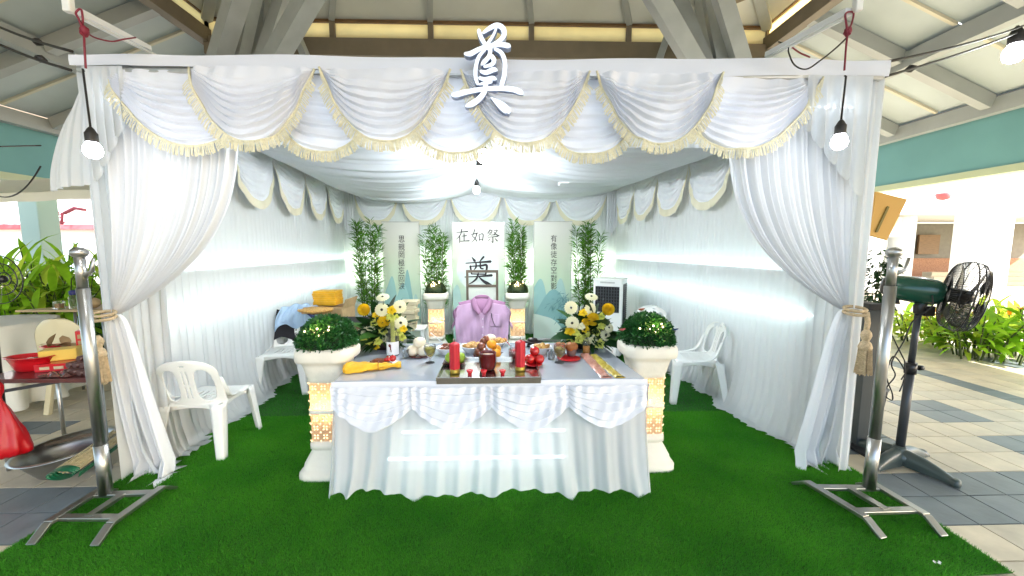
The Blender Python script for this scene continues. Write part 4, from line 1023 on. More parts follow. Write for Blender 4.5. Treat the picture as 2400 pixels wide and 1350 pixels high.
mm.ball((0,0,0), .040, 20, .92)
for k in range(420):
    z_ = 1 - 2*(k+.5)/420; r_ = math.sqrt(1-z_*z_); a = k*2.39996; d = Vector((r_*math.cos(a), r_*math.sin(a), z_))
    if z_ < -.5: continue
    mm.blade(d*.036, (d + Vector((0,0,.5))*.4), .017, .011, -.9, 0, 2, .5)
MUM = mm.mesh('mum_petals'); MUM.materials.append(M['petaly'])
rs = MB()
for k in range(14):
    a = k*2.4; r_ = .006 + .0012*k; d = Vector((math.cos(a), math.sin(a), 1.2 - .07*k)); rs.blade((math.cos(a)*r_*.4, math.sin(a)*r_*.4, -.01), d, .028, .026, -.5+.05*k, 0, 3, .4)
ROSE = rs.mesh('rose_petals'); ROSE.materials.append(M['petalg'])
ROSEY = ROSE.copy(); ROSEY.materials.clear(); ROSEY.materials.append(M['petaly']); ROSEW = ROSE.copy(); ROSEW.materials.clear(); ROSEW.materials.append(M['petalw'])
def arrangement(lb, u, v, seed, gerb, mums, roses, sgn):
    x, y, z = onto(u, v); base = Vector((x, y + .10, z)); t = thing('flower_arrangement', lb, 'flowers', base, 0, 'flower arrangements on the altar')
    rg = random.Random(seed); Yp = base.y
    def loc(pu, pv, dy=0): return at(pu, pv, Yp + dy) - base
    put('pot', MB().lathe([(.07,0),(.09,.004),(.10,.07),(.095,.075)], n=24), M['dark'], t)
    st = MB(); 
    for k in range(24):
        a = rg.uniform(0, 2*PI); el = rg.uniform(.1, 1.4); b = MB()
        d = Vector((math.cos(a)*math.cos(el), math.sin(a)*math.cos(el)*.7 - .1, math.sin(el)))
        b.blade((d.x*.05, d.y*.05, .07+.05*d.z), d, rg.uniform(.20, .33), rg.uniform(.08, .13), .5, rg.uniform(-.6,.6), 6, .3)
        put('leaf', b, M['leafdark'] if k % 3 else M['leaf'], t)
    fill = MB()
    for k in range(1100):
        a = rg.uniform(0, 2*PI); el = rg.uniform(-.1, 1.45); r_ = rg.uniform(.04, .19); d = Vector((math.cos(a)*math.cos(el), math.sin(a)*math.cos(el)*.8, math.sin(el)))
        fill.blade(Vector((0,0,.08)) + d*r_, d + Vector((rg.uniform(-.7,.7), rg.uniform(-.7,.7), rg.uniform(-.3,.7))), rg.uniform(.04,.10), .022, .6, rg.uniform(-1.2,1.2), 3, .3)
    for k in range(26):
        a = rg.uniform(0, 2*PI); d = Vector((math.cos(a), math.sin(a)*.7 - .3, rg.uniform(-.25, .15))); fill.blade((d.x*.08, d.y*.08, .06), d, rg.uniform(.10,.17), .028, .5, rg.uniform(-.4,.4), 4, .3)
    put('greenery', fill, M['leafdark'], t, kind='stuff')
    def face(p, tilt=.0):
        d = Vector((rg.uniform(-.35,.35) + p.x*1.4, -1, rg.uniform(.05,.55))); return d.to_track_quat('Z', 'Y').to_euler()
    for (pu, pv, s) in gerb:
        p = loc(pu, pv, -.10 + rg.uniform(-.05,.03)); e = face(p)
        if pv < 705: e = Vector((0, -.55, 1)).to_track_quat('Z', 'Y').to_euler()
        o = put('gerbera', GP, None, t, loc=p, rot=e, scale=s); put('flower_centre', GC, None, o)
        st.tube([p, p*.5 + Vector((0,.02,.05)), (0,0,.06)], .0028, 5)
    for (pu, pv, s) in mums:
        p = loc(pu, pv, -.09); put('chrysanthemum', MUM, None, t, loc=p, rot=face(p), scale=s); st.tube([p, (0,0,.06)], .003, 5)
    for (pu, pv, s, c) in roses:
        p = loc(pu, pv, -.13 + rg.uniform(-.03,.04)); put('small_rose', {'g': ROSE, 'y': ROSEY, 'w': ROSEW}[c], None, t, loc=p, rot=face(p), scale=s)
    put('stems', st, M['stem'], t); return t
arrangement('round arrangement of white gerberas and yellow chrysanthemums at the left rear of the altar table', 893, 822, 3,
    [(897,697,1.15),(895,726,1.2),(937,719,1.2),(939,757,1.22),(862,781,1.2),(912,764,.0001+.5)], [(853,726,1.0),(899,754,1.02)],
    [(880,738,1,'y'),(876,757,1.1,'g'),(917,727,1.2,'y'),(897,776,1.2,'g'),(850,794,1,'g'),(863,800,1,'g'),(886,800,1.1,'g'),(900,795,1.2,'w'),(915,742,1.1,'g'),(933,780,1.1,'g'),(940,790,1.2,'g'),(928,745,1,'g'),(870,770,.9,'w'),(945,771,1,'y'),(880,812,1,'y')], -1)
arrangement('round arrangement of white gerberas and yellow chrysanthemums at the right rear of the altar table', 1382, 822, 8,
    [(1386,696,1.15),(1338,721,1.2),(1383,725,1.2),(1341,757,1.2),(1419,786,1.05),(1427,768,.85)], [(1425,725,1.02),(1389,748,1.1),(1372,756,.7)],
    [(1366,733,1.1,'y'),(1408,743,1.2,'g'),(1410,763,1.1,'g'),(1335,775,1.3,'y'),(1370,770,1.2,'y'),(1350,780,1,'g'),(1397,778,1.2,'g'),(1358,795,1.3,'g'),(1376,792,1.6,'g'),(1388,796,1.3,'w'),(1406,806,1.4,'g'),(1395,802,1.2,'w'),(1432,799,1.2,'y'),(1345,766,1,'g'),(1362,765,1,'w'),(1336,800,1,'g')], 1)
# ================================================================ LANTERN COLUMNS WITH CLIPPED DOMES
def col_mesh():
    b = {}
    a0 = PI/4
    b['base'] = MB().lathe([(.205,0),(.215,.012),(.215,.045),(.200,.060),(.190,.064),(.180,.10),(.150,.150),(.128,.185),(.125,.195),(.140,.200),(.140,.232),(.122,.240),(.115,.255)], n=8*4, a0=0, sq=5, sx=.86, sy=.86)
    b['capital'] = MB().lathe([(.105,.655),(.120,.660),(.120,.685),(.128,.70),(.142,.765),(.152,.795),(.180,.806),(.186,.824),(.186,.862),(.180,.880),(.168,.894),(.155,.898),(.145,.885)], n=8*4, sq=5, sx=.98, sy=.90)
    b['middle_band'] = MB().lathe([(.104,.442),(.112,.445),(.112,.468),(.104,.471)], n=32, sq=7)
    return b
lamp_col_mat = mat('pierced_shell', (.86, .66, .46), .6, translucent=.6, bump=.1, emit=None)
def shaft_mesh():
    s = MB().lathe([(.104,.252),(.104,.443)], n=32, sq=9, smooth=False); s.lathe([(.104,.470),(.104,.658)], n=32, sq=9, smooth=False)
    # drop caps
    keep = [i for i, f in enumerate(s.f) if len(f) == 4]; s.f = [s.f[i] for i in keep]; s.sm = [s.sm[i] for i in keep]
    return s
def clover_mesh():
    b = MB(); X = .1048
    for q in range(4):
        Mq = Matrix.Rotation(q*PI/2, 4, 'Z') @ Matrix(((1,0,0,0),(0,0,-1,-X),(0,1,0,0),(0,0,0,1))) 
        def petal(cx, cy, a, r=.0135):
            p = [(.35,0),(.7,.28),(1.15,.46),(1.5,.34),(1.38,0),(1.5,-.34),(1.15,-.46),(.7,-.28)]
            c, s = math.cos(a), math.sin(a)
            b.prism([(cx + (c*x-s*y)*r, cy + (s*x+c*y)*r) for x, y in p], 0, .0012, Mq)
        for z0 in (.252, .470):
            for r_ in range(3):
                for c_ in (-1, 0, 1):
                    cx = c_ * .062; cy = z0 + .034 + r_ * .062
                    for k in range(4): petal(cx, cy, PI/4 + k*PI/2)
            for r_ in range(4):
                for c_ in (-.5, .5, -1.5, 1.5):
                    cx = c_*.062; cy = z0 + .004 + r_*.061
                    if abs(cx) > .1 or cy < z0+.003: continue
                    b.prism([(cx + .0062*math.cos(k*PI/4), cy + .0062*math.sin(k*PI/4)) for k in range(8)], 0, .0012, Mq)
    return b.mesh('opening_glow')
cm = {k: v.mesh(k) for k, v in col_mesh().items()}
for m_ in cm.values(): m_.materials.append(M['plasterw'])
shm = shaft_mesh().mesh('pierced_shaft'); shm.materials.append(lamp_col_mat)
clm = clover_mesh(); clm.materials.append(M['warm'])  # raised petals that glow, standing in for lamplight through cut openings
ll = bpy.data.lights.new('column_lamp', 'POINT'); ll.energy = 3.2; ll.color = (1, .60, .27); ll.shadow_soft_size = .03
for (x, y, s, lb) in ((-1.19, 2.62, 1.0, 'pierced glowing plaster column left of the altar table'), (1.035, 2.66, 1.0, 'pierced glowing plaster column right of the altar table'),
                      (at(1022, 700, 5.75).x, 5.75, 1.0, 'pierced glowing column standing between the left and middle banners'), (at(1213, 700, 5.75).x, 5.75, 1.0, 'pierced glowing column standing between the middle and right banners')):
    t = thing('lantern_column', lb, 'column', (x, y, 0), 0, 'glowing plaster columns')
    for k, me in cm.items(): put(k, me, None, t)
    put('pierced_shaft', shm, None, t); put('opening_glow', clm, None, t)
    lo = bpy.data.objects.new('lamp', ll); COL.objects.link(lo); lo.parent = t; lo.location = (0, 0, .46)
def dome_mesh(n, R_, H_, seed, lw, ll_):
    rg = random.Random(seed); b = MB()
    for k in range(n):
        z = rg.random() ** .8 * .98; a = rg.uniform(0, 2*PI); r_ = math.sqrt(max(0, 1 - z*z)); q_ = (abs(math.cos(a))**3.2 + abs(math.sin(a))**3.2) ** (-1/3.2)
        lump = 1 + .05*math.sin(a*5+seed) * math.sin(z*7) + rg.gauss(0, .035)
        p = Vector((math.cos(a)*r_*R_*q_*lump, math.sin(a)*r_*R_*q_*.92*lump, z*H_*lump)); nr = Vector((math.cos(a)*r_, math.sin(a)*r_, z*1.2+.15))
        d = (nr + Vector((rg.gauss(0,.7), rg.gauss(0,.7), rg.gauss(0,.6)))).normalized()
        b.blade(p, d, ll_*rg.uniform(.7,1.3), lw*rg.uniform(.8,1.3), rg.uniform(-.4,.6), rg.uniform(-1.5,1.5), 2, .4)
    return b.mesh('clipped_leaves')
d1 = dome_mesh(5200, .168, .195, 1, .011, .022); d1.materials.append(M['box1'])
d2 = dome_mesh(3000, .148, .170, 4, .011, .018); d2.materials.append(M['moss'])
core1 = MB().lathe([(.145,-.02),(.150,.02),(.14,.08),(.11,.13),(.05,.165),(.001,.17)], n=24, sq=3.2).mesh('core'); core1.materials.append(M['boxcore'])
fm = MB(); rg = random.Random(2)
for k in range(14): fm.ball((rg.gauss(0,.026), -.115 + rg.gauss(0,.012), .128 + rg.gauss(0,.016)), rg.uniform(.003,.0065), 6)
fairy = fm.mesh('fairy_bulbs'); fairy.materials.append(M['fairy'])
fl2 = bpy.data.lights.new('fairy_lamp', 'POINT'); fl2.energy = .35; fl2.color = (1, .65, .25); fl2.shadow_soft_size = .02
for (x, y, s, me, lb) in ((-1.19, 2.62, 1, d1, 'clipped green dome plant with fairy lights on the left lantern column'), (1.035, 2.66, 1, d1, 'clipped green dome plant with fairy lights on the right lantern column'),
                      (at(1022, 700, 5.75).x, 5.75, .95, d2, 'mossy golden lit dome on the column left of the middle banner'), (at(1213, 700, 5.75).x, 5.75, .95, d2, 'mossy golden lit dome on the column right of the middle banner')):
    t = thing('dome_plant', lb, 'plant', (x, y, .888), 0, 'clipped dome plants on the columns')
    t.scale = (s, s, s); put('core', core1, None, t); put('clipped_leaves', me, None, t, kind='stuff'); put('fairy_bulbs', fairy, None, t, scale=1 if y < 4 else 1.3, kind='stuff')
    lo = bpy.data.objects.new('fairy_lamp', fl2); COL.objects.link(lo); lo.parent = t; lo.location = (0, -.16, .17)
for (u, v, Y, c, lb, L) in ((1503,728,2.55,(.18,.05,.03),'brown butterfly ornament on top of the right dome plant',.03),(1458,775,2.50,(.50,.12,.14),'red butterfly ornament on the left side of the right dome plant',.03),(1582,775,2.55,(.03,.08,.22),'blue butterfly ornament on the right side of the right dome plant',.03)):
    p = at(u, v, Y); t = thing('butterfly', lb, 'butterfly', p, 0, 'butterfly ornaments on the right dome')
    m_ = mat('wing_%d' % u, c, .6, translucent=.3)
    put('wing', MB().blade((0,0,0), (-.7,-.4,.6), L, .026, .2, .5, 4, .3), m_, t); put('wing', MB().blade((0,0,0), (.6,-.5,.7), L, .026, .2, -.5, 4, .3), m_, t)
    put('body', MB().tube([(0,0,-.008),(0,0,.012)], .002, 5), M['dark'], t)

# ================================================================ BANNERS AND BAMBOO
def grad_mat(name, stops, z0, z1):
    m = bpy.data.materials.new(name); m.use_nodes = True; n = m.node_tree; L = n.links.new; p = n.nodes['Principled BSDF']; p.inputs['Roughness'].default_value = .55
    tc = n.nodes.new('ShaderNodeTexCoord'); sp = n.nodes.new('ShaderNodeSeparateXYZ'); L(tc.outputs['Object'], sp.inputs[0])
    mr = n.nodes.new('ShaderNodeMapRange'); mr.inputs[1].default_value = z0; mr.inputs[2].default_value = z1; L(sp.outputs[2], mr.inputs[0])
    nz = n.nodes.new('ShaderNodeTexNoise'); nz.inputs['Scale'].default_value = 2.2; L(tc.outputs['Object'], nz.inputs['Vector'])
    ad = n.nodes.new('ShaderNodeMath'); ad.operation = 'MULTIPLY_ADD'; ad.inputs[1].default_value = .18; L(nz.outputs[0], ad.inputs[0]); L(mr.outputs[0], ad.inputs[2])
    cr = n.nodes.new('ShaderNodeValToRGB'); L(ad.outputs[0], cr.inputs[0])
    e = cr.color_ramp; e.elements[0].position = stops[0][0]; e.elements[0].color = (*stops[0][1], 1); e.elements[1].position = stops[-1][0]; e.elements[1].color = (*stops[-1][1], 1)
    for ps, c in stops[1:-1]: x = e.elements.new(ps); x.color = (*c, 1)
    L(cr.outputs[0], p.inputs['Base Color'])
    t = n.nodes.new('ShaderNodeBsdfTranslucent'); L(cr.outputs[0], t.inputs[0]); ms = n.nodes.new('ShaderNodeMixShader'); ms.inputs[0].default_value = .22
    o = n.nodes['Material Output']; L(p.outputs[0], ms.inputs[1]); L(t.outputs[0], ms.inputs[2]); L(ms.outputs[0], o.inputs[0]); return m
gm = grad_mat('banner_print', [(.05,(.42,.62,.54)),(.35,(.52,.68,.58)),(.62,(.58,.72,.56)),(.85,(.70,.74,.64)),(1,(.74,.75,.70))], 0, 2.0)
TEAL = [mat('ink_teal%d' % i, c, .6) for i, c in enumerate(((.22,.42,.42),(.30,.52,.50),(.12,.28,.29),(.40,.60,.56)))]
def brush(strokes, S_, org, mb, depth=.0, caps=8):      # tapered brush strokes on a plane facing -Y; strokes: [(x,y,w)...] on a 100 grid
    for si, st in enumerate(strokes):
        pts = []
        for i in range(len(st) - 1):
            p0 = st[max(i-1,0)]; p1 = st[i]; p2 = st[i+1]; p3 = st[min(i+2, len(st)-1)]
            for k in range(6):
                t = k / 6; t2, t3 = t*t, t*t*t
                pts.append(tuple(.5*((2*b) + (-a+c)*t + (2*a-5*b+4*c-d)*t2 + (-a+3*b-3*c+d)*t3) for a, b, c, d in zip(p0, p1, p2, p3)))
        pts.append(st[-1]); n = len(pts); lf_, rt = [], []
        for i, (x, y, w_) in enumerate(pts):
            ax, ay = pts[max(i-1,0)][:2]; bx_, by = pts[min(i+1,n-1)][:2]; dx, dy = bx_-ax, by-ay; l = math.hypot(dx, dy) or 1
            nx, ny = -dy/l*w_/2, dx/l*w_/2; lf_.append((x+nx, y+ny)); rt.append((x-nx, y-ny))
        y0 = org[1] - .0004*si
        def cv(p, yy): return (org[0] + (p[0]-50)*S_/100, yy, org[2] + (p[1]-50)*S_/100)
        b = len(mb.v); r0 = pts[0][2]/2; 
        def capf(c, d, r_): return [(c[0] + r_*(d[0]*math.sin(a) - d[1]*math.cos(a)*-1*0) , c[1]) for a in ()]
        front = lf_ + rt[::-1]
        # rounded ends
        (x, y, w_), (x2, y2, _) = pts[-1], pts[-2]; l = math.hypot(x-x2, y-y2) or 1; e = (x+(x-x2)/l*w_*.45, y+(y-y2)/l*w_*.45)
        (xs, ys_, ws), (x3, y3, _) = pts[0], pts[1]; l = math.hypot(xs-x3, ys_-y3) or 1; e0 = (xs+(xs-x3)/l*ws*.45, ys_+(ys_-y3)/l*ws*.45)
        m = len(pts); V = [cv(p, y0) for p in lf_] + [cv(p, y0) for p in rt] + [cv(e, y0), cv(e0, y0)]
        F = [(i, i+1, m+i+1, m+i) for i in range(m-1)] + [(m-1, 2*m, 2*m-1), (0, m, 2*m+1)]
        if depth:
            k = len(V); V += [(v[0], v[1]+depth, v[2]) for v in V]; ring = [2*m+1] + list(range(m)) + [2*m] + list(range(2*m-1, m-1, -1))
            F += [(ring[i], ring[(i+1)%len(ring)], ring[(i+1)%len(ring)]+k, ring[i]+k) for i in range(len(ring))]
            F += [tuple(i_+k for i_ in reversed(f)) for f in list(F) if max(f) < k]
        mb.add(V, F, False)
    return mb
DIAN = [[(28,97,3),(38,84,8)], [(70,99,6),(62,90,5),(54,80,2)], [(6,76,3),(50,79,4),(94,82,8)], [(22,66,6),(26,38,4)], [(22,65,3),(60,67,5),(80,68,7),(76,36,5)],
        [(42,79,4),(42,62,5),(34,52,2)], [(58,80,4),(58,60,5),(68,56,4)], [(30,48,2),(54,49,4),(70,48,3)], [(26,38,4),(76,37,4)],
        [(2,27,3),(50,29,4),(98,33,8)], [(50,40,5),(44,22,6),(28,8,4),(8,-2,1)], [(52,28,3),(66,14,7),(82,4,10),(98,-1,2)]]
ZAI = [[(6,76,3),(50,80,5),(90,84,7)], [(46,100,6),(38,66,5),(22,42,4),(2,24,1)], [(28,52,5),(29,26,5),(28,-2,3)], [(44,48,3),(80,52,6)], [(62,68,6),(62,12,5)], [(34,10,4),(66,12,4),(100,14,7)]]
RU = [[(30,98,6),(22,70,5),(14,48,4),(30,34,5),(46,10,5)], [(46,72,6),(38,42,5),(22,18,4),(2,0,1)], [(0,62,3),(28,66,5),(54,72,5)], [(62,60,5),(66,16,5)], [(62,59,3),(92,64,6),(88,16,5)], [(64,22,4),(88,23,4)]]
JI = [[(30,98,5),(18,80,4),(2,62,1)], [(26,90,3),(44,92,5),(34,66,4),(4,44,1)], [(24,82,3),(32,76,5)], [(16,74,3),(24,67,5)], [(58,90,3),(84,93,5),(70,72,4),(56,58,2)], [(58,80,3),(74,62,6),(98,50,7)],
      [(34,56,3),(66,59,5)], [(14,40,3),(50,43,4),(86,46,6)], [(50,42,5),(50,2,6),(40,10,2)], [(30,28,4),(14,10,2)], [(66,32,3),(84,12,7)]]
def text_mesh(s_, size):
    c = bpy.data.curves.new('characters', 'FONT'); c.body = s_; c.size = size; c.align_x = 'CENTER'; c.extrude = .0004
    o = bpy.data.objects.new('characters', c); COL.objects.link(o); bpy.context.view_layer.update()
    me = bpy.data.meshes.new_from_object(o.evaluated_get(bpy.context.evaluated_depsgraph_get())); bpy.data.objects.remove(o); me.materials.clear(); return me
YB_ = 6.3
def banner(lb, u0, u1, vt, chars):
    x0, x1 = at(u0, 600, YB_).x, at(u1, 600, YB_).x; zt = at((u0+u1)/2, vt, YB_).z; xm = (x0+x1)/2; w_ = x1-x0
    t = thing('banner', lb, 'banner', (xm, YB_, 0), 0, 'roll up banners at the back of the tent')
    put('sheet', MB().box((0, 0, (.06+zt)/2), (w_, .003, zt-.06)), gm, t)
    put('top_rail', MB().box((0, 0, zt+.006), (w_+.006, .016, .014)), M['steel2'], t)
    put('base_case', MB().box((0, .01, .03), (w_+.02, .09, .06)), M['steel2'], t, bevel=.01)
    ed = MB();
    for s_ in (-1, 1): ed.box((s_*(w_/2-.002), -.0022, (.06+zt)/2), (.003, .001, zt-.08))
    put('edge_line', ed, M['framebr'], t)
    return t, xm, w_, zt
def poly(t, nm, pts, m, y):                           # print shape in banner coordinates
    put(nm, MB().add([(x, y, z) for x, z in pts], [tuple(range(len(pts)))]), m, t)
def hill(t, w_, cx, h0, hh, wd, m, y, seed):
    pts = [(max(-w_/2+.004, cx-wd), h0)]
    for i in range(25):
        s = i/24; x = cx - wd + 2*wd*s; z = h0 + hh*math.sin(PI*s)**1.3*(1+.15*math.sin(s*9+seed)); pts.append((min(w_/2-.004, max(-w_/2+.004, x)), z))
    pts.append((min(w_/2-.004, cx+wd), h0)); poly(t, 'painted_hill', pts, m, y)
T1, xm, w1, z1_ = banner('left roll up banner with seven vertical characters over teal hills', 897, 984, 521, 0)
T2, xm2, w2, z2_ = banner('middle roll up banner with three dark characters above a pale moon', 1060, 1183, 523, 0)
T3, xm3, w3, z3_ = banner('right roll up banner with seven vertical characters over ink bamboo', 1251, 1340, 520, 0)
def column_text(t, s_, u, us, vs_, size):
    for c, v in zip(s_, vs_):
        me = text_mesh(c, size); me.materials.append(M['ink']); p = at(u, v, YB_ - .004)
        o = put('character', me, None, t, loc=(p.x - t.location.x, -.0046, p.z - size*.38), rot=(PI/2, 0, 0), scale=(.86, 1, 1))
column_text(T1, '思親罔極忘回淚', 941, 0, (560, 579, 597, 616, 634, 652, 670), .125)
column_text(T3, '有像徒存空對影', 1298, 0, (559, 577, 596, 615, 633, 652, 670), .125)
for ch_, u in ((ZAI, 1084), (RU, 1119), (JI, 1155)):
    p = at(u, 553, YB_); put('character', brush([[(a_, b_, w_*1.35) for a_, b_, w_ in st_] for st_ in ch_], .215, (p.x - xm2, -.005, p.z), MB()), M['ink'], T2)
p = at(1121, 634, YB_); put('character', brush([[(a_, b_, w_*1.2) for a_, b_, w_ in st_] for st_ in DIAN], .46, (p.x - xm2, -.006, p.z), MB()), M['ink'], T2)
pm = at(1120, 632, YB_); cx, cz = pm.x - xm2, pm.z; moon = mat('moon_grey', (.50,.62,.62), .6, col2=(.72,.78,.74), vscale=5)
poly(T2, 'painted_moon', [(cx + .345*math.cos(2*PI*k/64), cz + .345*math.sin(2*PI*k/64)) for k in range(64)], moon, -.0030)
hill(T2, w2, -.40, .06, .95, .22, TEAL[3], -.0035, 1); hill(T2, w2, .42, .06, .70, .20, TEAL[3], -.0036, 2); hill(T2, w2, .0, .06, .50, .5, TEAL[1], -.0039, 3)
hill(T1, w1, -.20, .06, 1.10, .20, TEAL[1], -.0026, 1); hill(T1, w1, .10, .06, 1.02, .17, TEAL[0], -.0030, 4); hill(T1, w1, -.02, .06, .86, .30, TEAL[1], -.0034, 2); hill(T1, w1, .24, .06, .72, .16, TEAL[3], -.0038, 5)
hill(T1, w1, 0, .06, .55, .5, mat('pale_mist', (.60,.74,.66), .6), -.0042, 5)
hill(T3, w3, -.26, .06, 1.05, .30, TEAL[1], -.0026, 1); hill(T3, w3, .12, .06, .88, .30, TEAL[3], -.0030, 3); hill(T3, w3, .0, .06, .72, .6, TEAL[0], -.0034, 3); hill(T3, w3, -.20, .06, .45, .5, bpy.data.materials['pale_mist'], -.0038, 6)
ib = MB(); rg = random.Random(5)
for (cu, cv, n_, sp_) in ((1318, 700, 34, 18), (1330, 722, 40, 16), (1296, 716, 12, 10), (1322, 745, 26, 12), (1330, 768, 18, 10), (1318, 790, 14, 10)):
    for k in range(n_):
        pu, pv = cu + rg.gauss(0, sp_*.6), cv + rg.gauss(0, sp_*.35); p = at(min(1334, max(1256, pu)), pv, YB_); d = Vector((rg.uniform(-1,.3), 0, rg.uniform(-1,.1))).normalized(); L = rg.uniform(.07,.12)
        x0, z0 = p.x - xm3, p.z; x1, z1 = x0 + d.x*L, z0 + d.z*L; x1 = min(w3/2-.006, max(-w3/2+.006, x1)); nx, nz = -d.z*.006, d.x*.006
        ib.add([(x0,-.0046,z0),((x0+x1)/2+nx,-.0046,(z0+z1)/2+nz),(x1,-.0046,z1),((x0+x1)/2-nx,-.0046,(z0+z1)/2-nz)], [(0,1,2,3)])
put('painted_bamboo', ib, TEAL[2], T3, kind='stuff')
def bamboo(lb, u, Y, vt, wpx, seed, vb=760):
    p = at(u, 700, Y); t = thing('bamboo', lb, 'bamboo', (p.x, Y, 0), 0, 'bamboo plants between the banners'); rg = random.Random(seed)
    zt = at(u, vt, Y).z; W = wpx/900*Y; st = MB(); lf = MB()
    for k in range(6):
        x = (k/5-.5)*W*.8 + rg.uniform(-.02,.02); y = rg.uniform(-.05,.05); h = zt*rg.uniform(.86,1.0); lx = rg.uniform(-.06,.06)
        st.tube([(x*.6,y,0),(x*.8+lx*.4,y,h*.5),(x+lx,y,h)], [.008,.007,.003], 6)
        for q in range(34):
            f = .34 + .66*q/33; z = h*f; bx0 = x*(.6+.4*f)+lx*f
            for w_ in range(rg.randint(6, 9)):
                a = rg.choice((-1,1))*rg.uniform(.3, 1.2); sx_ = math.sin(a); d = Vector((sx_*rg.uniform(.5,1), rg.uniform(-.6,.5), rg.uniform(.1,1)))
                s0 = Vector((bx0 + d.x*rg.uniform(0,.055), y + d.y*.03, z + rg.uniform(-.02,.05)))
                lf.blade(s0, d, rg.uniform(.07,.14), .0155, rg.uniform(-.2,.8), rg.uniform(-1,1), 3, .2)
    put('culms', st, M['stem'], t); put('foliage', lf, M['bamboo'], t, kind='stuff'); return t
bamboo('bamboo plant standing left of the left banner', 866, 6.12, 518, 52, 1)
bamboo('bamboo plant standing between the left and middle banners', 1024, 6.2, 524, 56, 2)
bamboo('bamboo plant standing between the middle and right banners', 1214, 6.2, 522, 46, 3)
bamboo('bamboo plant standing right of the right banner', 1376, 6.12, 518, 56, 4)
# ================================================================ LAMPS AND WIRES
# glowing character sign over the header
def zs(x, y): return (x/5.4, 250 - y/5.4)            # sign sketch coordinates
SG = [[(345,240,50),(372,320,58),(420,400,52),(450,440,46)], [(400,270,34),(480,215,56),(570,180,64),(640,215,70),(655,285,66),(610,350,58),(520,410,60),(440,450,50)],
      [(560,215,30),(520,300,34),(450,400,46)], [(175,515,40),(240,515,66),(340,465,58),(450,425,52),(600,405,58),(700,415,66),(728,425,30)],
      [(420,470,30),(350,540,46),(312,640,50),(300,760,52),(318,850,44),(330,880,16)], [(540,455,40),(620,500,54),(662,600,60),(660,740,60),(635,840,62),(615,905,50)],
      [(490,440,50),(470,540,54),(400,620,52),(375,645,20)], [(500,540,60),(530,590,60),(500,640,50),(410,665,34)], [(365,720,40),(430,735,60),(520,700,64),(560,705,40)],
      [(350,800,44),(420,815,56),(510,800,60),(550,810,40)], [(345,875,26),(420,860,44),(500,845,34)],
      [(10,1005,40),(60,1000,70),(200,965,66),(400,930,60),(600,920,64),(760,930,72),(850,960,72),(885,985,30)],
      [(430,860,60),(410,960,66),(340,1050,72),(250,1110,78),(180,1135,36)], [(490,1030,16),(560,1080,70),(640,1140,110),(700,1190,96),(712,1215,30)]]
p0 = at(1157, 174, 2.33); s_px = 2.33/938
sg_ = thing('character_sign', 'glowing white brush style character sign fixed over the middle of the header', 'sign', p0)
cxs, cys = 157 - 60 + 0, 0
def sgs(st): return [((x/5.4 - 97)*s_px, (134 - y/5.4)*s_px, .92*w_/5.4*s_px) for x, y, w_ in st]
sb = MB(); ss = MB()
brush([[(x*100+50, y*100+50, w_*100) for x, y, w_ in sgs(st)] for st in SG], 1.0, (0, -.03, 0), sb)
brush([[(x*100+50, y*100+50, w_*100) for x, y, w_ in sgs(st)] for st in SG], 1.0, (0, -.0245, 0), ss, depth=.045)
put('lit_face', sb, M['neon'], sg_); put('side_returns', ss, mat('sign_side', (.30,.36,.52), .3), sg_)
put('bracket', MB().bar((0, .03, -.12), (0, .09, -.12), .02, .02).bar((0, .03, .02), (0, .09, .02), .02, .02), M['steel2'], sg_)
pl_ = bpy.data.lights.new('bulb_lamp', 'POINT'); pl_.color = (.90, .95, 1.0); pl_.shadow_soft_size = .034; pl_.energy = 34
bm = MB().lathe([(.001,-.100),(.016,-.098),(.029,-.086),(.034,-.068),(.031,-.050),(.022,-.034),(.019,-.028)], n=20).mesh('bulb_glass'); bm.materials.append(M['bulb'])
hm = MB().lathe([(.021,-.030),(.023,-.026),(.023,.010),(.019,.016),(.012,.030),(.004,.040)], n=16).mesh('holder'); hm.materials.append(M['rubber'])
def bulb(p, lb, energy=34, scale=1.0, wire=None):
    t = thing('hanging_bulb', lb, 'light bulb', p, 0, 'hanging light bulbs'); put('bulb_glass', bm, None, t, scale=scale); put('holder', hm, None, t, scale=scale)
    l = pl_.copy(); l.energy = energy; o = bpy.data.objects.new('bulb_lamp', l); COL.objects.link(o); o.parent = t; o.location = (0, 0, -.12*scale)
    if wire: put('wire', MB().tube([(0,0,.04*scale)] + [tuple(Vector(q) - Vector(p)) for q in wire], .0045, 6), M['rubber'], t)
    return t
def arm(sx, u_end, v_end, Ye, ub, vb, lb):
    a = at(u_end, v_end, Ye); b = at(ub, vb, YF + .06); t = thing('lamp_arm', f'long white batten arm reaching forward over the {lb} front corner of the tent', 'batten', b, 0, 'white batten arms')
    put('channel', MB().bar(a, b, .045, .030), M['white'], t, world=True, bevel=.003)
    d = (b-a).normalized(); put('inner_channel', MB().bar(a + d*.03 + Vector((0,0,-.020)), a + d*.9 + Vector((0,0,-.020)), .02, .012), M['plastic'], t, world=True)
    put('end_cap', MB().box(tuple(a + Vector((-.018*sx, -.02, .04))), (.035, .03, .11)), M['plastic'], t, world=True, bevel=.006); return a, b
aL, bL = arm(1, 182, 28, 1.95, 345, 112, 'left'); aR, bR = arm(-1, 1992, 26, 1.95, 1800, 128, 'right')
pL = at(214, 318, 1.95); pR = at(1970, 300, 1.95)
bulb(pL, 'lit bulb hanging on a long wire at the left front corner', .5, 1.05, [pL.lerp(Vector((pL.x, 1.95, aL.z)), .55) + Vector((-.006, 0, 0)), (aL.x, 1.95, aL.z-.26)])
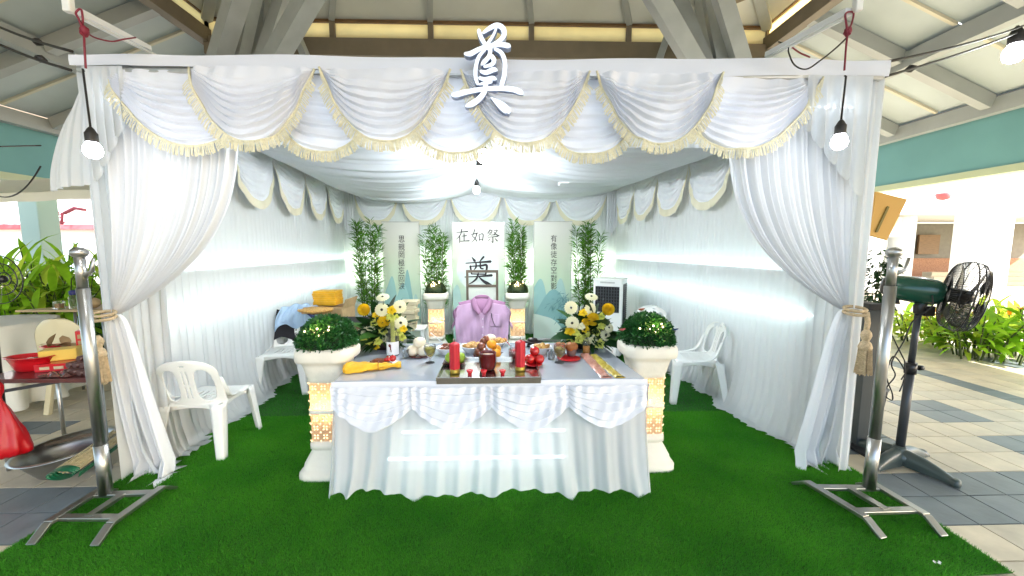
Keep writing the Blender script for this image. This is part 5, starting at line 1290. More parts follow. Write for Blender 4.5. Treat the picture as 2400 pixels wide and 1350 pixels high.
bulb(pR, 'lit bulb hanging on a long wire at the right front corner', .5, 1.05, [pR.lerp(Vector((pR.x, 1.95, aR.z)), .45) + Vector((.006, 0, 0)), (aR.x, 1.95, aR.z-.30)])
def wire(name, lb, pts, r, m, grp='wires', cat='wire'):
    pts = [Vector(p) for p in pts]; out = []
    for i in range(len(pts)-1):
        p0_ = pts[max(i-1,0)]; p1 = pts[i]; p2 = pts[i+1]; p3 = pts[min(i+2, len(pts)-1)]
        for k in range(8):
            t = k/8; out.append(.5*((2*p1) + (-p0_+p2)*t + (2*p0_-5*p1+4*p2-p3)*t*t + (-p0_+3*p1-3*p2+p3)*t**3))
    out.append(pts[-1]); return solo(name, MB().tube(out, r, 6), M[m], lb, cat, grp)
A = at
wire('red_wire', 'dark red wire knotted round the left batten arm above the bulb', [A(201,160,1.95),A(198,112,1.95),A(196,80,1.94),A(186,48,1.93),A(178,30,1.93),A(190,22,1.94),A(194,50,1.94),A(192,70,1.95),A(206,68,1.95),A(203,86,1.95),A(188,76,1.93),A(197,62,1.95)], .0045, 'wire_red')
wire('red_wire', 'loose dark red wire looping from the knot to the middle of the left arm', [A(199,72,1.95),A(222,88,2.0),A(262,97,2.08),A(290,92,2.15),A(318,88,2.25)], .0038, 'wire_red')
wire('red_wire', 'dark red wire knotted under the right batten arm above the bulb', [A(1979,165,1.95),A(1983,110,1.95),A(1986,82,1.94),A(1984,60,1.93),A(1982,32,1.93),A(2000,30,1.94),A(1996,55,1.94),A(1988,70,1.93),A(1982,76,1.95),A(1992,80,1.93),A(1986,66,1.95)], .0045, 'wire_red')
for c, lb in ((A(198,72,1.945), 'left'), (A(1987,74,1.945), 'right')):
    solo('wire_knot', MB().ball((0,0,0), .017, 10, 1.3, noise=.2), M['wire_red'], f'dark red knot of wire under the {lb} batten arm', 'knot', 'wire knots', loc=c)
wire('brown_wire', 'brown wire sagging in a loop across the right end of the header', [A(1985,88,1.95),A(1960,112,2.0),A(1925,140,2.1),A(1890,162,2.2),A(1862,152,2.25),A(1848,122,2.3),A(1847,106,2.35),A(1824,98,2.4)], .004, 'rubber')
wire('brown_wire', 'short twisted brown wire behind the right end of the header', [A(1855,110,2.4),A(1875,124,2.45),A(1898,134,2.5)], .005, 'wire_red')
def plainwire(lb, a, b, sag, r=.010):
    solo('cable', MB().tube([a.lerp(b, i/12) - Vector((0,0,sag*4*(i/12)*(1-i/12))) for i in range(13)], r, 6), M['rubber'], lb, 'cable', 'black cables strung from the tent')
plainwire('upper black cable running from the right corner of the tent to the hanging lamp', A(2072,146,2.6), A(2420,52,4.2), .03)
plainwire('lower black cable running from the right corner of the tent to the hanging lamp', A(2072,180,2.6), A(2400,70,4.2), .02)
plainwire('upper black cable running from the left corner of the tent to the edge', A(168,120,2.6), A(-40,45,3.6), .02)
plainwire('lower black cable running from the left corner of the tent to the edge', A(165,164,2.6), A(-40,85,3.6), .02)
plainwire('thin black cord across the turquoise beam on the left', A(-20,344,3.2), A(95,341,2.7), .0, .005)
plainwire('thin black cord looping below the turquoise beam on the left', A(95,390,2.7), A(-15,455,3.2), .09, .005)
for (u, v, Y, lb) in ((88,98,3.0,'upper left'), (96,138,3.0,'lower left'), (2134,161,2.85,'right')):
    solo('cable_joint', MB().tube([A(u-12,v+(-5 if 'l' in lb[:5] or 'upper' in lb else 4),Y),A(u,v,Y),A(u+12,v+(5 if 'left' in lb else -4),Y)], [.01,.028,.012], 8), M['rubber'], f'black taped joint on the {lb} cable', 'cable joint', 'taped cable joints')
bulb(A(2382, 85, 4.1), 'large bright lamp hanging from the cables at the right edge', 8, 2.6)
for (u, v, Y, e, lb) in ((1132,338,2.75,.7,'lit bulb half hidden behind the swag fringe in the middle'), (1124,380,3.4,17,'brightest lit bulb hanging under the ceiling cloth above the table'), (1117,430,5.0,19,'lit bulb hanging further back in front of the rear swags')):
    p = A(u, v, Y); bulb(p, lb, e, 1.25 if Y < 4 else 1.3, [(p.x, p.y, 2.52)])
solo('ceiling_clip', MB().box((0,0,0), (.10,.02,.012)).box((-.05,0,-.014), (.012,.02,.03)), M['white'], 'small white clip on the right half of the ceiling cloth', 'clip', loc=A(1322,428,3.9))

# ================================================================ POLE STANDS
def stand(base_rect, foot, top, lb, side):
    # base_rect: the four rail corners on the floor: near inner, near outer, far inner, far outer
    ni, no, fi, fo = [Vector((*p, 0)) for p in base_rect]; c = (ni+no+fi+fo)/4
    t = thing('pole_stand', lb, 'stand', (c.x, c.y, 0), 0, 'stainless pole stands'); Z = Vector((0,0,.075))
    for nm, n_, f_ in (('rail', ni, fi), ('rail', no, fo)):
        d = (n_-f_).normalized(); put(nm, MB().bar(n_+Z, f_+Z, .045, .022), M['steel'], t, world=True, bevel=.003)
        for e, dd in ((n_, d), (f_, -d)):
            put('foot', MB().bar(e+Z+dd*.0, e+dd*.085+Vector((0,0,.016)), .045, .018), M['steel'], t, world=True, bevel=.003)
    for s_ in (.16, .84):
        a = ni.lerp(fi, s_); b = no.lerp(fo, s_); put('crossbar', MB().bar(a+Z+Vector((0,0,-.002)), b+Z+Vector((0,0,-.002)), .042, .020), M['steel'], t, world=True, bevel=.003)
    a = ni.lerp(no, .5).lerp(fi.lerp(fo, .5), .16); b = ni.lerp(no, .5).lerp(fi.lerp(fo, .5), .84); put('centre_rail', MB().bar(a+Z+Vector((0,0,.001)), b+Z+Vector((0,0,.001)), .042, .020), M['steel'], t, world=True)
    f_ = Vector(foot); tp = Vector(top); d = tp - f_
    put('lower_pole', MB().tube([f_+Vector((0,0,.08)), f_+d*.26], .033, 20), M['steel'], t, world=True)
    put('main_pole', MB().tube([f_+d*.26, f_+d*.87], .029, 20), M['steel'], t, world=True); put('upper_pole', MB().tube([f_+d*.87, f_+d*.985], .024, 20), M['steel'], t, world=True)
    put('knob', MB().ball(tuple(tp), .040, 20, .78), M['steel'], t, world=True)
    put('hook', MB().tube([tp+Vector((side*.02,0,-.13)), tp+Vector((side*.07,-.01,-.10)), tp+Vector((side*.085,-.01,-.03))], [.012,.010,.008], 8), M['steel'], t, world=True)
    return t
F2 = lambda u, v: tuple(fl(u, v, .075).xy)
stand((F2(258,1228), F2(112,1226), F2(380,1142), F2(236,1148)), fl(252,1185,0), at(185,592,2.20), 'stainless steel pole with ball top on a ladder shaped foot at the left', 1)
stand((F2(2030,1213), F2(2172,1208), F2(1892,1130), F2(2045,1133)), fl(2034,1172,0), at(2095,592,2.22), 'stainless steel pole with ball top on a ladder shaped foot at the right', 1)

# ================================================================ PLASTIC CHAIRS
def chair_parts():
    parts = []
    def seat(s, t):
        x = (s-.5); y = .5-t
        w_ = .43 - .05*t; e = max(abs(x)*2, abs(y)*2)
        z = .438 - .012*math.cos(x*PI)*math.cos(y*PI) + (-.022*max(0, (e-.9)/.1)**1.5)
        return (x*w_*(1 - .06*max(0, 2*abs(y)-.8)), y*.42, z)
    def skip(s, t): return (.3 < t < .72) and (abs(((s*10) % 1)-.5) < .12) and .18 < s < .82 and not (.49 < t < .53)
    parts.append(('seat', MB().grid(60, 44, seat, skip=skip), .006))
    # back: sheet following an arch with two big openings and a slotted centre splat
    def back(s, t):
        x = (s-.5)*2; lean = -.20 - .075*t - .02*t*t
        wdt = .235 - .02*t
        zt = .415 + .385*t
        r_ = max(0, t-.72)/.28; wd2 = wdt * math.sqrt(max(.0, 1 - (r_**2.6)*.93)) if t > .72 else wdt
        X_ = x*wd2 + 0
        y = lean + .055*abs(x)**2.2*(1-.35*t)
        return (X_, y, zt - .012*x*x*t)
    def bskip(s, t):
        x = (s-.5)*2
        for sg in (-1, 1):
            cx, cz = sg*.53, .46; dx, dz = (x-cx)/.27, (t-cz)/.34
            if abs(dx)**3 + abs(dz)**3 < 1: return True
        if abs(abs(x)-.07) < .018 and .18 < t < .78 and not (.44 < t < .48): return True
        if abs(x) < .10 and .86 < t < .90: return True
        return False
    parts.append(('backrest', MB().grid(84, 60, back, skip=bskip), .010))
    for sg in (-1, 1):                                # sweeping side members from seat front to the back
        pts = [(sg*.206, .06, .434), (sg*.212, -.04, .438), (sg*.219, -.11, .462), (sg*.225, -.155, .51), (sg*.226, -.18, .57), (sg*.222, -.20, .64)]
        parts.append(('side_member', MB().tube(pts, [.006,.016,.026,.030,.026,.014], 8, flat=.45), 0))
    for sg in (-1, 1):
        def leg(fr):
            def f(s, t):
                a = (s-.5)*1.9; w_ = .040*(1-.35*t)
                y0 = .19 if fr else -.19; y1 = .235 if fr else -.27
                cx = sg*(.185 + .045*t); cy = y0 + (y1-y0)*t
                ux = sg*math.sin(PI/4 + a*.0); 
                # L section opened inward
                k = (s-.5)*2
                px = cx + sg*(w_ if k < 0 else w_*(1-2*k)*1.0); py = cy + (1 if fr else -1)*(w_*(1+2*k) if k < 0 else w_)
                if k < 0: px = cx + sg*w_; py = cy + (1 if fr else -1)*(-w_ + 2*w_*(1+k))
                else: px = cx + sg*(w_ - 2*w_*k); py = cy + (1 if fr else -1)*w_
                return (px, py, .425*(1-t) + .004)
            return MB().grid(8, 10, f)
        parts.append(('leg', leg(True), .006)); parts.append(('leg', leg(False), .006))
    ap = MB()
    for sg in (-1, 1): ap.grid(10, 4, lambda s, t: (sg*(.208 - .004*t), -.17+.34*s, .425 - .05*t*(1-.5*math.sin(PI*s))))
    ap.grid(10, 4, lambda s, t: (-.17+.34*s, .205, .425 - .045*t*(1-.5*math.sin(PI*s)))).grid(10, 4, lambda s, t: (-.17+.34*s, -.205, .425 - .045*t*(1-.5*math.sin(PI*s))))
    parts.append(('apron', ap, .005)); return parts
ch0 = thing('plastic_chair', 'white plastic chair seen from behind against the left wall near the front', 'chair', (0,0,0), 0, 'white plastic chairs')
for nm, b, sol in chair_parts(): put(nm, b, M['plastic'], ch0, solid=sol, mod_off=0)
def pchair(lb, x, y, ang, s=1.0): return copy_tree(ch0, lb, (x, y, 0), ang, s)
# near left: back towards the camera, facing away to the rear right
ch0.location = (-2.29, 2.98, 0); ch0.rotation_euler = (0, 0, R(4)); ch0.scale = (.93, .93, .95)
c2 = pchair('white plastic chair with a dark jacket and blue shirt over it by the left wall', -2.36, 4.22, R(190))
c3 = pchair('white plastic chair facing left beside the right lantern column', 1.98, 3.86, R(82))
c4 = pchair('white plastic chair half hidden behind the right dome plant', 1.80, 4.85, R(125))
p = at(972, 757, 5.4); st_ = thing('stool', 'white plastic stool holding the stack of pale paper behind the left flowers', 'stool', (p.x - .02, 5.4, 0))
put('seat', MB().box((0, 0, .435), (.36, .32, .03)), M['plastic'], st_, bevel=.012)
for sx in (-1, 1):
    for sy in (-1, 1): put('leg', MB().bar((sx*.155, sy*.135, .42), (sx*.175, sy*.155, .0), .05, .035), M['plastic'], st_, bevel=.006)
c6 = pchair('white plastic chair under the hanging pink shirt behind the table', at(1130,760,4.35).x, 4.42, R(180))
# jacket and shirt on the left chair
jk = MB().grid(40, 24, lambda s, t: (-.27+.54*s + .03*math.sin(t*4)*(1 if s>.5 else -1), -.24 - .05*math.sin(PI*s) + (.16*(t-.5) if t>.5 else .16*(.5-t)) - .0, .84 + .02*math.sin(s*9) - abs(t-.5)*2*(.34+.04*math.sin(s*7)) ))
o = solo('jacket', jk, M['jacket'], 'dark jacket draped over the back of the chair by the left wall', 'jacket', loc=c2.location, rot=(0, 0, R(190)))
o.location = (c2.location.x, c2.location.y, 0)
def cloth_over(s, t):
    e = abs(t-.45); x = -.20+.40*s
    return (x*(1+.25*e) - .06 + .02*math.sin(t*9), -.245 - .055*math.sin(PI*s) + (.19*(t-.45) if t > .45 else .20*(.45-t)) + .012*math.sin(s*26+t*3), .875 + .035*math.sin(PI*s) - e*(.50 + .10*math.sin(s*5+1) + .06*math.sin(s*13)) + .01*math.sin(s*21))
solo('blue_shirt', MB().grid(60, 40, cloth_over), M['blueshirt'], 'pale blue shirt thrown over the dark jacket on the chair by the left wall', 'shirt', loc=(c2.location.x, c2.location.y, 0), rot=(0,0,R(190)))
nv = at(722, 737, 4.35); solo('navy_collar', MB().grid(12, 8, lambda s, t: (nv.x-.07+.13*s, 4.37+.03*math.sin(PI*s), nv.z+.03-.10*t*s-.02*s)), M['navy'], 'small dark navy garment lying behind the blue shirt', 'garment', solid=.01)

# joss paper, boxes
def stack(name, lb, c, w_, d_, n, h, m, seed, cat, lean=0):
    t = thing(name, lb, cat, c); rg = random.Random(seed)
    for k in range(n):
        put('bundle', MB().grid(10, 8, lambda s, q: None) if False else MB().box((rg.uniform(-.012,.012)+lean*k, rg.uniform(-.01,.01), h*(k+.5)), (w_*rg.uniform(.9,1.0), d_*rg.uniform(.9,1), h*.96), rz=rg.uniform(-.14,.14)), M[m], t, bevel=.006)
    return t
p = at(955, 757, 5.25); stack('paper_stack', 'leaning stack of pale joss paper bundles on the chair behind the left flowers', (p.x, 5.22, .445), .25, .24, 7, .058, 'paper', 3, 'paper stack', .006)
p = at(768, 760, 4.75)
cb = thing('carton', 'brown cardboard box standing behind the left dome plant', 'box', (p.x, 4.85, 0))
put('body', MB().box((0, 0, .42), (.46, .40, .84)), M['carton'], cb, bevel=.004); put('flap', MB().bar((.23, -.18, .84), (.30, .18, .92), .0, .003) if False else MB().box((.25, 0, .88), (.012, .38, .12), ry=.35), M['carton'], cb)
yb = thing('joss_bundle', 'bright yellow bundle of joss paper on top of the cardboard box', 'paper bundle', (p.x, 4.80, .86)); rg = random.Random(8)
for k in range(7): put('bundle', MB().box((rg.uniform(-.01,.01), rg.uniform(-.01,.01), .013+.025*k), (.27, .22, .024), rz=rg.uniform(-.06,.06)), M['yellow'], yb, bevel=.003)
fz = MB()
for k in range(60): fz.blade((.12, rg.uniform(-.1,.1), rg.uniform(.01,.17)), (1, rg.uniform(-.4,.4), rg.uniform(-.2,.5)), .045, .02, .3, 0, 2)
put('paper_edges', fz, M['yellow'], yb, kind='stuff')
solo('straw_bundle', MB().ball((0,0,0), .15, 14, .25, noise=.2, sx=1.3), M['food'], 'brown dry bundle peeping out behind the left dome plant', 'bundle', loc=(at(740,727,4.4).x, 4.4, at(740,727,4.4).z))
p = at(838, 800, 4.4); cs = thing('dark_cabinet', 'dark wooden box behind the left flower arrangement', 'box', (p.x, 4.35, 0))
put('body', MB().box((0, 0, .36), (.42, .36, .72)), M['wood'], cs, bevel=.005); put('lid', MB().box((0, 0, .735), (.45, .39, .03)), M['jacket'], cs, bevel=.004)
solo('blue_bottle', MB().lathe([(.03,0),(.05,.02),(.055,.08),(.04,.12),(.015,.15),(.012,.18)], n=18), M['navy'], 'round dark blue bottle beside the dark wooden box', 'bottle', loc=(at(824,820,3.6).x, 3.6, .50))
wc = thing('wooden_crate', 'brown wooden crate low behind the left lantern column', 'crate', (at(812,860,3.6).x, 3.66, 0))
for k in range(5): put('slat', MB().box((0, -.15, .05+.10*k), (.40, .015, .085)), M['wood'], wc)
for k in range(5): put('slat', MB().box((.2, 0, .05+.10*k), (.015, .30, .085)), M['wood'], wc)
put('top', MB().box((0, 0, .49), (.42, .33, .015)), M['wood'], wc)

# ---------------------------------------------------------------- pink shirt, photo frame stand, air cooler
p = at(1130, 700, 4.25); sh = thing('pink_shirt', 'mauve short sleeved shirt with open collar and pocket hung over a chair behind the table', 'shirt', (p.x, 4.22, .0))
zt = at(1130, 700, 4.22).z
def shirt(s, t):
    u = 2*s-1; w_ = .268 + .045*t + .012*math.sin(t*6)
    top_ = zt - .022 - .050*abs(u)**1.3 - .125*math.exp(-(u/.20)**2)
    x = u*w_; z = top_ - t*(top_ - .42 + .01*math.sin(u*6))
    y = -.03 - .030*math.cos(u*PI/2) - .03*t + .013*math.sin(u*15 + t*4)*t**.6 + .006*math.sin(t*9 + u*5)*abs(u) + .007*math.sin(u*9 + t*13)*abs(u)**.5 + .004*math.sin(u*31 - t*6)*t
    return (x, y, z)
put('body', MB().grid(90, 60, shirt), M['pink'], sh, solid=.003)
def yoke(s, t):
    u = 2*s-1; return (u*(.262 - .02*t), -.005 - .020*math.sin(PI*t)*math.cos(u*1.5) - .035*t*math.cos(u*PI/2), zt + .004 - .045*abs(u)**1.4 - t*(.05 + .105*math.exp(-(u/.42)**2)))
put('yoke', MB().grid(60, 12, yoke), M['pinkdark'], sh, solid=.003)
for sg in (-1, 1):
    def flap(s, t, sg=sg):
        a = Vector((sg*(.078 - .070*s**1.2), -.035 - .075*s, zt + .030 - .165*s)); w2 = .045 + .020*math.sin(PI*s)
        return (a.x + sg*w2*t*(.9-.2*s), a.y - .016*math.sin(PI*t) - .012, a.z - .040*t*(1-s*.2) + .004*math.sin(s*9))
    put('collar_flap', MB().grid(18, 8, flap), M['pinkdark'], sh, solid=.004)
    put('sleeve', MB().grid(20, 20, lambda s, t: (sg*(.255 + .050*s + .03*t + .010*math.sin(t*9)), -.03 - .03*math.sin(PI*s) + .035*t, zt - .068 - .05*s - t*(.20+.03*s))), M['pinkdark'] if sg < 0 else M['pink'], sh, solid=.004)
put('collar_stand', MB().grid(24, 5, lambda s, t: (.082*math.sin((s-.5)*2.4), -.005 - .0*t + .02*math.cos((s-.5)*2.4), zt + .042*math.cos((s-.5)*1.9) - .045*t)), M['pinkdark'], sh, solid=.004)
put('neck_inside', MB().grid(16, 10, lambda s, t: (.085*(2*s-1)*(1-.85*t), .0 - .03*t, zt + .02 - .155*t)), mat('collar_inside', (.16,.08,.13), .9), sh)
for k in range(4): q_ = shirt(.515, .16+.2*k); put('button', MB().lathe([(.006,0),(.006,.003)], n=10, M=Matrix.Translation((q_[0], q_[1]-.006, q_[2])) @ Matrix.Rotation(PI/2, 4, 'X')), M['china'], sh)
put('placket', MB().grid(4, 40, lambda s, t: (lambda q: (q[0]+(s-.5)*.028, q[1]-.005, q[2]))(shirt(.515, .12+.85*t))), M['pink'], sh, solid=.0015)
put('pocket', MB().grid(10, 10, lambda s, t: (lambda q: (q[0], q[1]-.006, q[2]))(shirt(.66+.20*s, .22+.26*t))), M['pink'], sh, solid=.002)
put('pen', MB().tube([tuple(Vector(shirt(.68+.02*k*k*.4, .20+.09*k)) + Vector((0,-.012,0))) for k in range(4)], .004, 6), M['black'], sh)
F_ = thing('frame_stand', 'dark brown rectangular frame standing in front of the middle banner', 'frame', (at(1130,700,4.75).x, 4.75, 0))
a1, a2 = at(1095, 636, 4.75), at(1165, 636, 4.75); zb = at(1130, 670, 4.75).z
for x_ in (a1.x, a2.x): put('upright', MB().box((x_, 4.75, a1.z/2), (.030, .025, a1.z)), M['framebr'], F_, world=True, bevel=.002)
put('top_bar', MB().bar((a1.x-.015, 4.748, a1.z), (a2.x+.015, 4.748, a1.z), .027, .034), M['framebr'], F_, world=True, bevel=.002)
put('lower_bar', MB().bar((a1.x, 4.748, zb), (a2.x, 4.748, zb), .027, .030), M['framebr'], F_, world=True, bevel=.002)
put('pale_sheet', MB().box(((a1.x+a2.x)/2, 4.752, zb-.14), (a2.x-a1.x-.03, .004, .25)), mat('pale_sheet', (.66,.70,.62), .5, transparent=.25), F_, world=True)
for s_ in (-1, 1): put('foot', MB().box(((a1.x+a2.x)/2 + s_*(a2.x-a1.x)/2, 4.75, .01), (.03, .26, .02)), M['framebr'], F_, world=True)
Yc = 5.35; p1, p2 = at(1381, 655, Yc), at(1441, 655, Yc); p3 = at(1436, 655, Yc)
ac = thing('air_cooler', 'white upright air cooler with black grilles near the right rear corner', 'air cooler', (p3.x - .10, Yc - .1, 0), R(-28)); H_ = p1.z; W_ = .40; D_ = .40
put('body', MB().box((0, .2, H_/2+.03), (W_, D_, H_-.06)), M['plastic'], ac, bevel=.02)
put('top_panel', MB().box((0, .2, H_+.0), (W_+.012, D_+.012, .03)), M['plastic'], ac, bevel=.01)
put('control_strip', MB().box((0, .2-D_/2-.007, H_-.035), (.20, .004, .022)), M['steel2'], ac)
put('front_opening', MB().box((0, .2-D_/2-.001, H_-.27), (W_-.07, .008, .36)), M['black'], ac)
for k in range(8): put('grille_bar', MB().box((-.13+.26*k/7, .2-D_/2-.010, H_-.27), (.007, .008, .35)), M['fanpost'], ac)
for k in range(9): put('grille_bar', MB().box((0, .2-D_/2-.012, H_-.44+.345*k/8), (W_-.075, .006, .006)), M['fanpost'], ac)
put('side_opening', MB().box((W_/2+.002, .2, H_-.36), (.008, .24, .60)), M['black'], ac)
for k in range(20): put('side_louvre', MB().box((W_/2+.010, .2, H_-.64+.57*k/19), (.006, .235, .007), ry=.5), M['fanpost'], ac)
for sx in (-1, 1):
    for sy in (.06, .34): put('castor', MB().ball((sx*.14, sy, .03), .028, 10), M['black'], ac)
# ================================================================ RIGHT SIDE: FAN, BOARD, POST, DARK PLANT
fb_ = fl(2105, 1085, 0); Yn = fb_.y; hub = at(2225, 665, Yn)
fan = thing('pedestal_fan', 'large dark green pedestal fan with wire cage on the tiled floor at the right', 'fan', (fb_.x, fb_.y, 0))
bmx = Vector((fb_.x, fb_.y, 0)); top = at(2152, 735, Yn); axis = Vector((.76, -.63, -.14)).normalized()
put('lower_column', MB().tube([bmx + Vector((0,0,.06)), Vector((bmx.x+(top.x-bmx.x)*.55, Yn, .72))], .026, 18), M['fanpost'], fan, world=True)
put('upper_column', MB().tube([Vector((bmx.x+(top.x-bmx.x)*.55, Yn, .72)), top], .019, 16), M['fanpost'], fan, world=True)
jc = Vector((bmx.x+(top.x-bmx.x)*.55, Yn, .72))
put('clamp', MB().tube([jc + Vector((0,0,-.05)), jc + Vector((0,0,.03))], .034, 16), M['fanblack'], fan, world=True)
put('clamp_knob', MB().tube([jc + Vector((.03,0,-.01)), jc + Vector((.06,0,-.01))], .006, 8).tube([jc + Vector((.058,0,-.01)), jc + Vector((.085,0,-.01))], .018, 10), M['fanblack'], fan, world=True)
for k in range(4):
    a = R(18 + 90*k); d = Vector((math.cos(a), math.sin(a), 0)); sd = Vector((-d.y, d.x, 0)); L = .27
    def f(s, t):
        r_ = .03 + L*s; w_ = .050*(1-.38*s) + .012*math.exp(-((s-1)/.08)**2); h = .080*(1-s)**1.2 + .030 + .022*math.sin(PI*s); an = PI*t
        return bmx + d*r_ + sd*(math.cos(an)*w_) + Vector((0,0,max(.012, .010 + h*math.sin(an)**.6)))
    put('base_foot', MB().grid(18, 14, f), M['fanbase'], fan, world=True)
    put('foot_pad', MB().lathe([(.026,0),(.030,.012),(.026,.045),(.010,.050)], c=tuple(bmx + d*(L+.02)), n=14), M['fanbase'], fan, world=True)
put('base_hub', MB().lathe([(.075,.02),(.075,.075),(.055,.095),(.040,.115),(.034,.135)], c=(bmx.x, bmx.y, 0), n=24), M['fanbase'], fan, world=True)
hc = at(2165, 682, Yn)
Q = axis.to_track_quat('Z', 'Y').to_matrix().to_4x4()
Qm = Matrix.Translation(hc) @ Q
put('motor_housing', MB().lathe([(.02,-.215),(.055,-.205),(.078,-.17),(.088,-.10),(.094,-.02),(.088,.05),(.070,.09),(.05,.10)], n=28, M=Qm), M['fangreen'], fan, world=True)
put('rear_cover', MB().lathe([(.001,-.225),(.05,-.218),(.080,-.175)], n=28, M=Qm), M['fanblack'], fan, world=True)
put('tilt_joint', MB().tube([top, top + Vector((0,0,.05)), hc + Vector((.02,0,-.06))], [.028,.032,.030], 12).box(tuple(top + Vector((.06,0,.02))), (.07,.05,.07)), M['fanblack'], fan, world=True, bevel=.004)
put('swing_knob', MB().tube([hc + Q.to_3x3() @ Vector((0,0,-.13)) + Vector((0,0,-.07)), hc + Q.to_3x3() @ Vector((0,0,-.13)) + Vector((0,0,-.12))], [.010,.022], 8), M['fanblack'], fan, world=True)
Rg = .235; cz = .185; Qc = Matrix.Translation(hc) @ Q @ Matrix.Translation((0, 0, cz))
def cage(prof, n, rad, name):
    b = MB()
    for k in range(n):
        a = 2*PI*k/n + .02; b.tube([Qc @ Vector((math.cos(a)*r_, math.sin(a)*r_, z)) for r_, z in prof], rad, 4, caps=False)
    put(name, b, M['fanblack'], fan, world=True, kind='stuff')
cage([(.05,-.085),(.13,-.085),(.20,-.07),(Rg-.01,-.04),(Rg,0)], 84, .0016, 'rear_cage')
cage([(.045,.085),(.12,.085),(.19,.07),(Rg-.01,.045),(Rg,0)], 84, .0016, 'front_cage')
for z, r_ in ((0, Rg), (-.06, .215), (-.085, .13), (.06, .215), (.085, .12), (.03, Rg-.006)):
    put('cage_ring', MB().tube([Qc @ Vector((math.cos(2*PI*k/48)*r_, math.sin(2*PI*k/48)*r_, z)) for k in range(49)], .0038 if z == 0 else .0025, 6, caps=False), M['fanblack'], fan, world=True)
for k in range(3):
    a0 = 2*PI*k/3 + .5
    def bl(s, t):
        r_ = .04 + .17*s; a = a0 + (t-.5)*(1.25 + .25*math.sin(PI*s)) + .25*s; return Qc @ Vector((math.cos(a)*r_, math.sin(a)*r_, (t-.5)*-.075))
    put('blade', MB().grid(10, 12, bl), M['blade'], fan, world=True, solid=.003)
put('hub', MB().lathe([(.001,.05),(.03,.045),(.045,.02),(.045,-.03),(.05,-.07)], n=20, M=Qc), M['fanblack'], fan, world=True)
wire('fan_cord', 'black power cord hanging in loops from the green fan', [hc + Vector((-.04,-.09,-.02)), hc + Vector((-.05,-.10,-.10)), A(2140,752,Yn-.06), A(2118,800,Yn-.06), A(2090,850,Yn-.06), A(2098,880,Yn-.06), A(2080,905,Yn-.05), A(2073,925,Yn-.05), A(2090,938,Yn-.05), A(2091,922,Yn-.05), A(2078,880,Yn-.05), A(2094,835,Yn-.05), A(2120,868,Yn-.05), A(2117,895,Yn-.05), A(2108,918,Yn-.05)], .0042, 'rubber', 'power cords', 'cord')
p = A(2052, 590, 2.62); solo('fan_cord', MB().tube([A(2088,780,Yn-.06), A(2100,805,Yn-.06), A(2120,845,Yn-.06), A(2122,875,Yn-.06), A(2112,890,Yn-.06)], .004, 6), M['rubber'], 'thin brown cord ending in a plug beside the fan post', 'cord', 'power cords')
# leaning board
bd = thing('board', 'tilted orange brown board with a dark slot beyond the right tent corner', 'board', A(2088, 505, 3.4))
c = [A(2062,449,3.4), A(2127,467,3.4), A(2079,563,3.4), A(2046,552,3.4)]
c = [c[0] + Vector((-.03,0,0)), c[1], c[2], c[3] + Vector((-.03,0,0))]
put('panel', MB().add([tuple(q_) for q_ in c] + [tuple(q_ + Vector((0,.02,0))) for q_ in c], [(3,2,1,0),(4,5,6,7),(0,1,5,4),(1,2,6,5),(2,3,7,6),(3,0,4,7)]), M['board'], bd, world=True)
put('slot', MB().bar(A(2082,484,3.392), A(2054,544,3.392), .02, .006, up=(0,1,0)), mat('olive', (.17,.13,.02), .6), bd, world=True)
gp = thing('grey_panel', 'narrow dark grey upright panel with black cap behind the right curtain', 'panel', (fl(2016,1050,0).x, 2.86, 0))
xg = A(2022, 800, 2.86).x; zg = A(2022, 722, 2.86).z
put('panel', MB().box((xg, 2.86, zg/2), (.10, .16, zg)), M['greypost'], gp, world=True, bevel=.004); put('cap', MB().box((xg, 2.86, zg+.02), (.12, .18, .05)), M['black'], gp, world=True, bevel=.006)
put('foot', MB().box((xg, 2.82, .012), (.22, .40, .024)).box((xg+.04, 2.66, .03), (.14, .05, .05)), M['black'], gp, world=True, bevel=.006)
dp = thing('dark_plant', 'dark feathery potted plant rising behind the right steel pole', 'plant', (A(2050,800,3.3).x, 3.3, 0)); rg = random.Random(21); b = MB(); st = MB()
for k in range(7):
    x0 = rg.uniform(-.05,.05); h = rg.uniform(1.15, 1.62); pts_ = [(x0*.3, 0, .3), (x0, rg.uniform(-.05,.05), h*.6), (x0*1.6 + .03, rg.uniform(-.06,.06), h)]; st.tube(pts_, [.007,.005,.002], 5)
    for q in range(80):
        f = rg.random(); z = h*(.52 + .48*f); xx = x0*(.6+f) ; a = rg.uniform(0, 2*PI); d = Vector((math.cos(a), math.sin(a), rg.uniform(-.6,.5)))
        b.blade((xx + d.x*rg.uniform(0,.06), d.y*.05, z), d, rg.uniform(.05,.085), .022, .8, rg.uniform(-1,1), 3, .3)
put('stems', st, M['stem'], dp); put('foliage', b, M['leafdark'], dp, kind='stuff')
put('pot', MB().lathe([(.09,0),(.12,.28),(.13,.30),(.11,.30),(.10,.26)], n=20), M['black'], dp)
for (u, v, Y) in ((2132,705,3.1),):
    solo('leaf', MB().blade((0,0,0), (.3,-.2,-1), .10, .05, .2, 0, 4, .3).blade((0,0,.01), (1,-.2,-.1), .12, .045, .4, 0, 4, .3), M['leafdark'], 'dark drooping leaf under the fan housing', 'leaf', loc=A(u-25,v+25,Y))
solo('paper_scrap', MB().grid(8, 2, lambda s, t: (.035*s, .012*t+.006*math.sin(s*9), .002+.004*math.sin(s*7)**2)), M['china'], 'tiny white scrap of paper lying on the turf at the right front', 'scrap', loc=fl(2193,1322,.020))

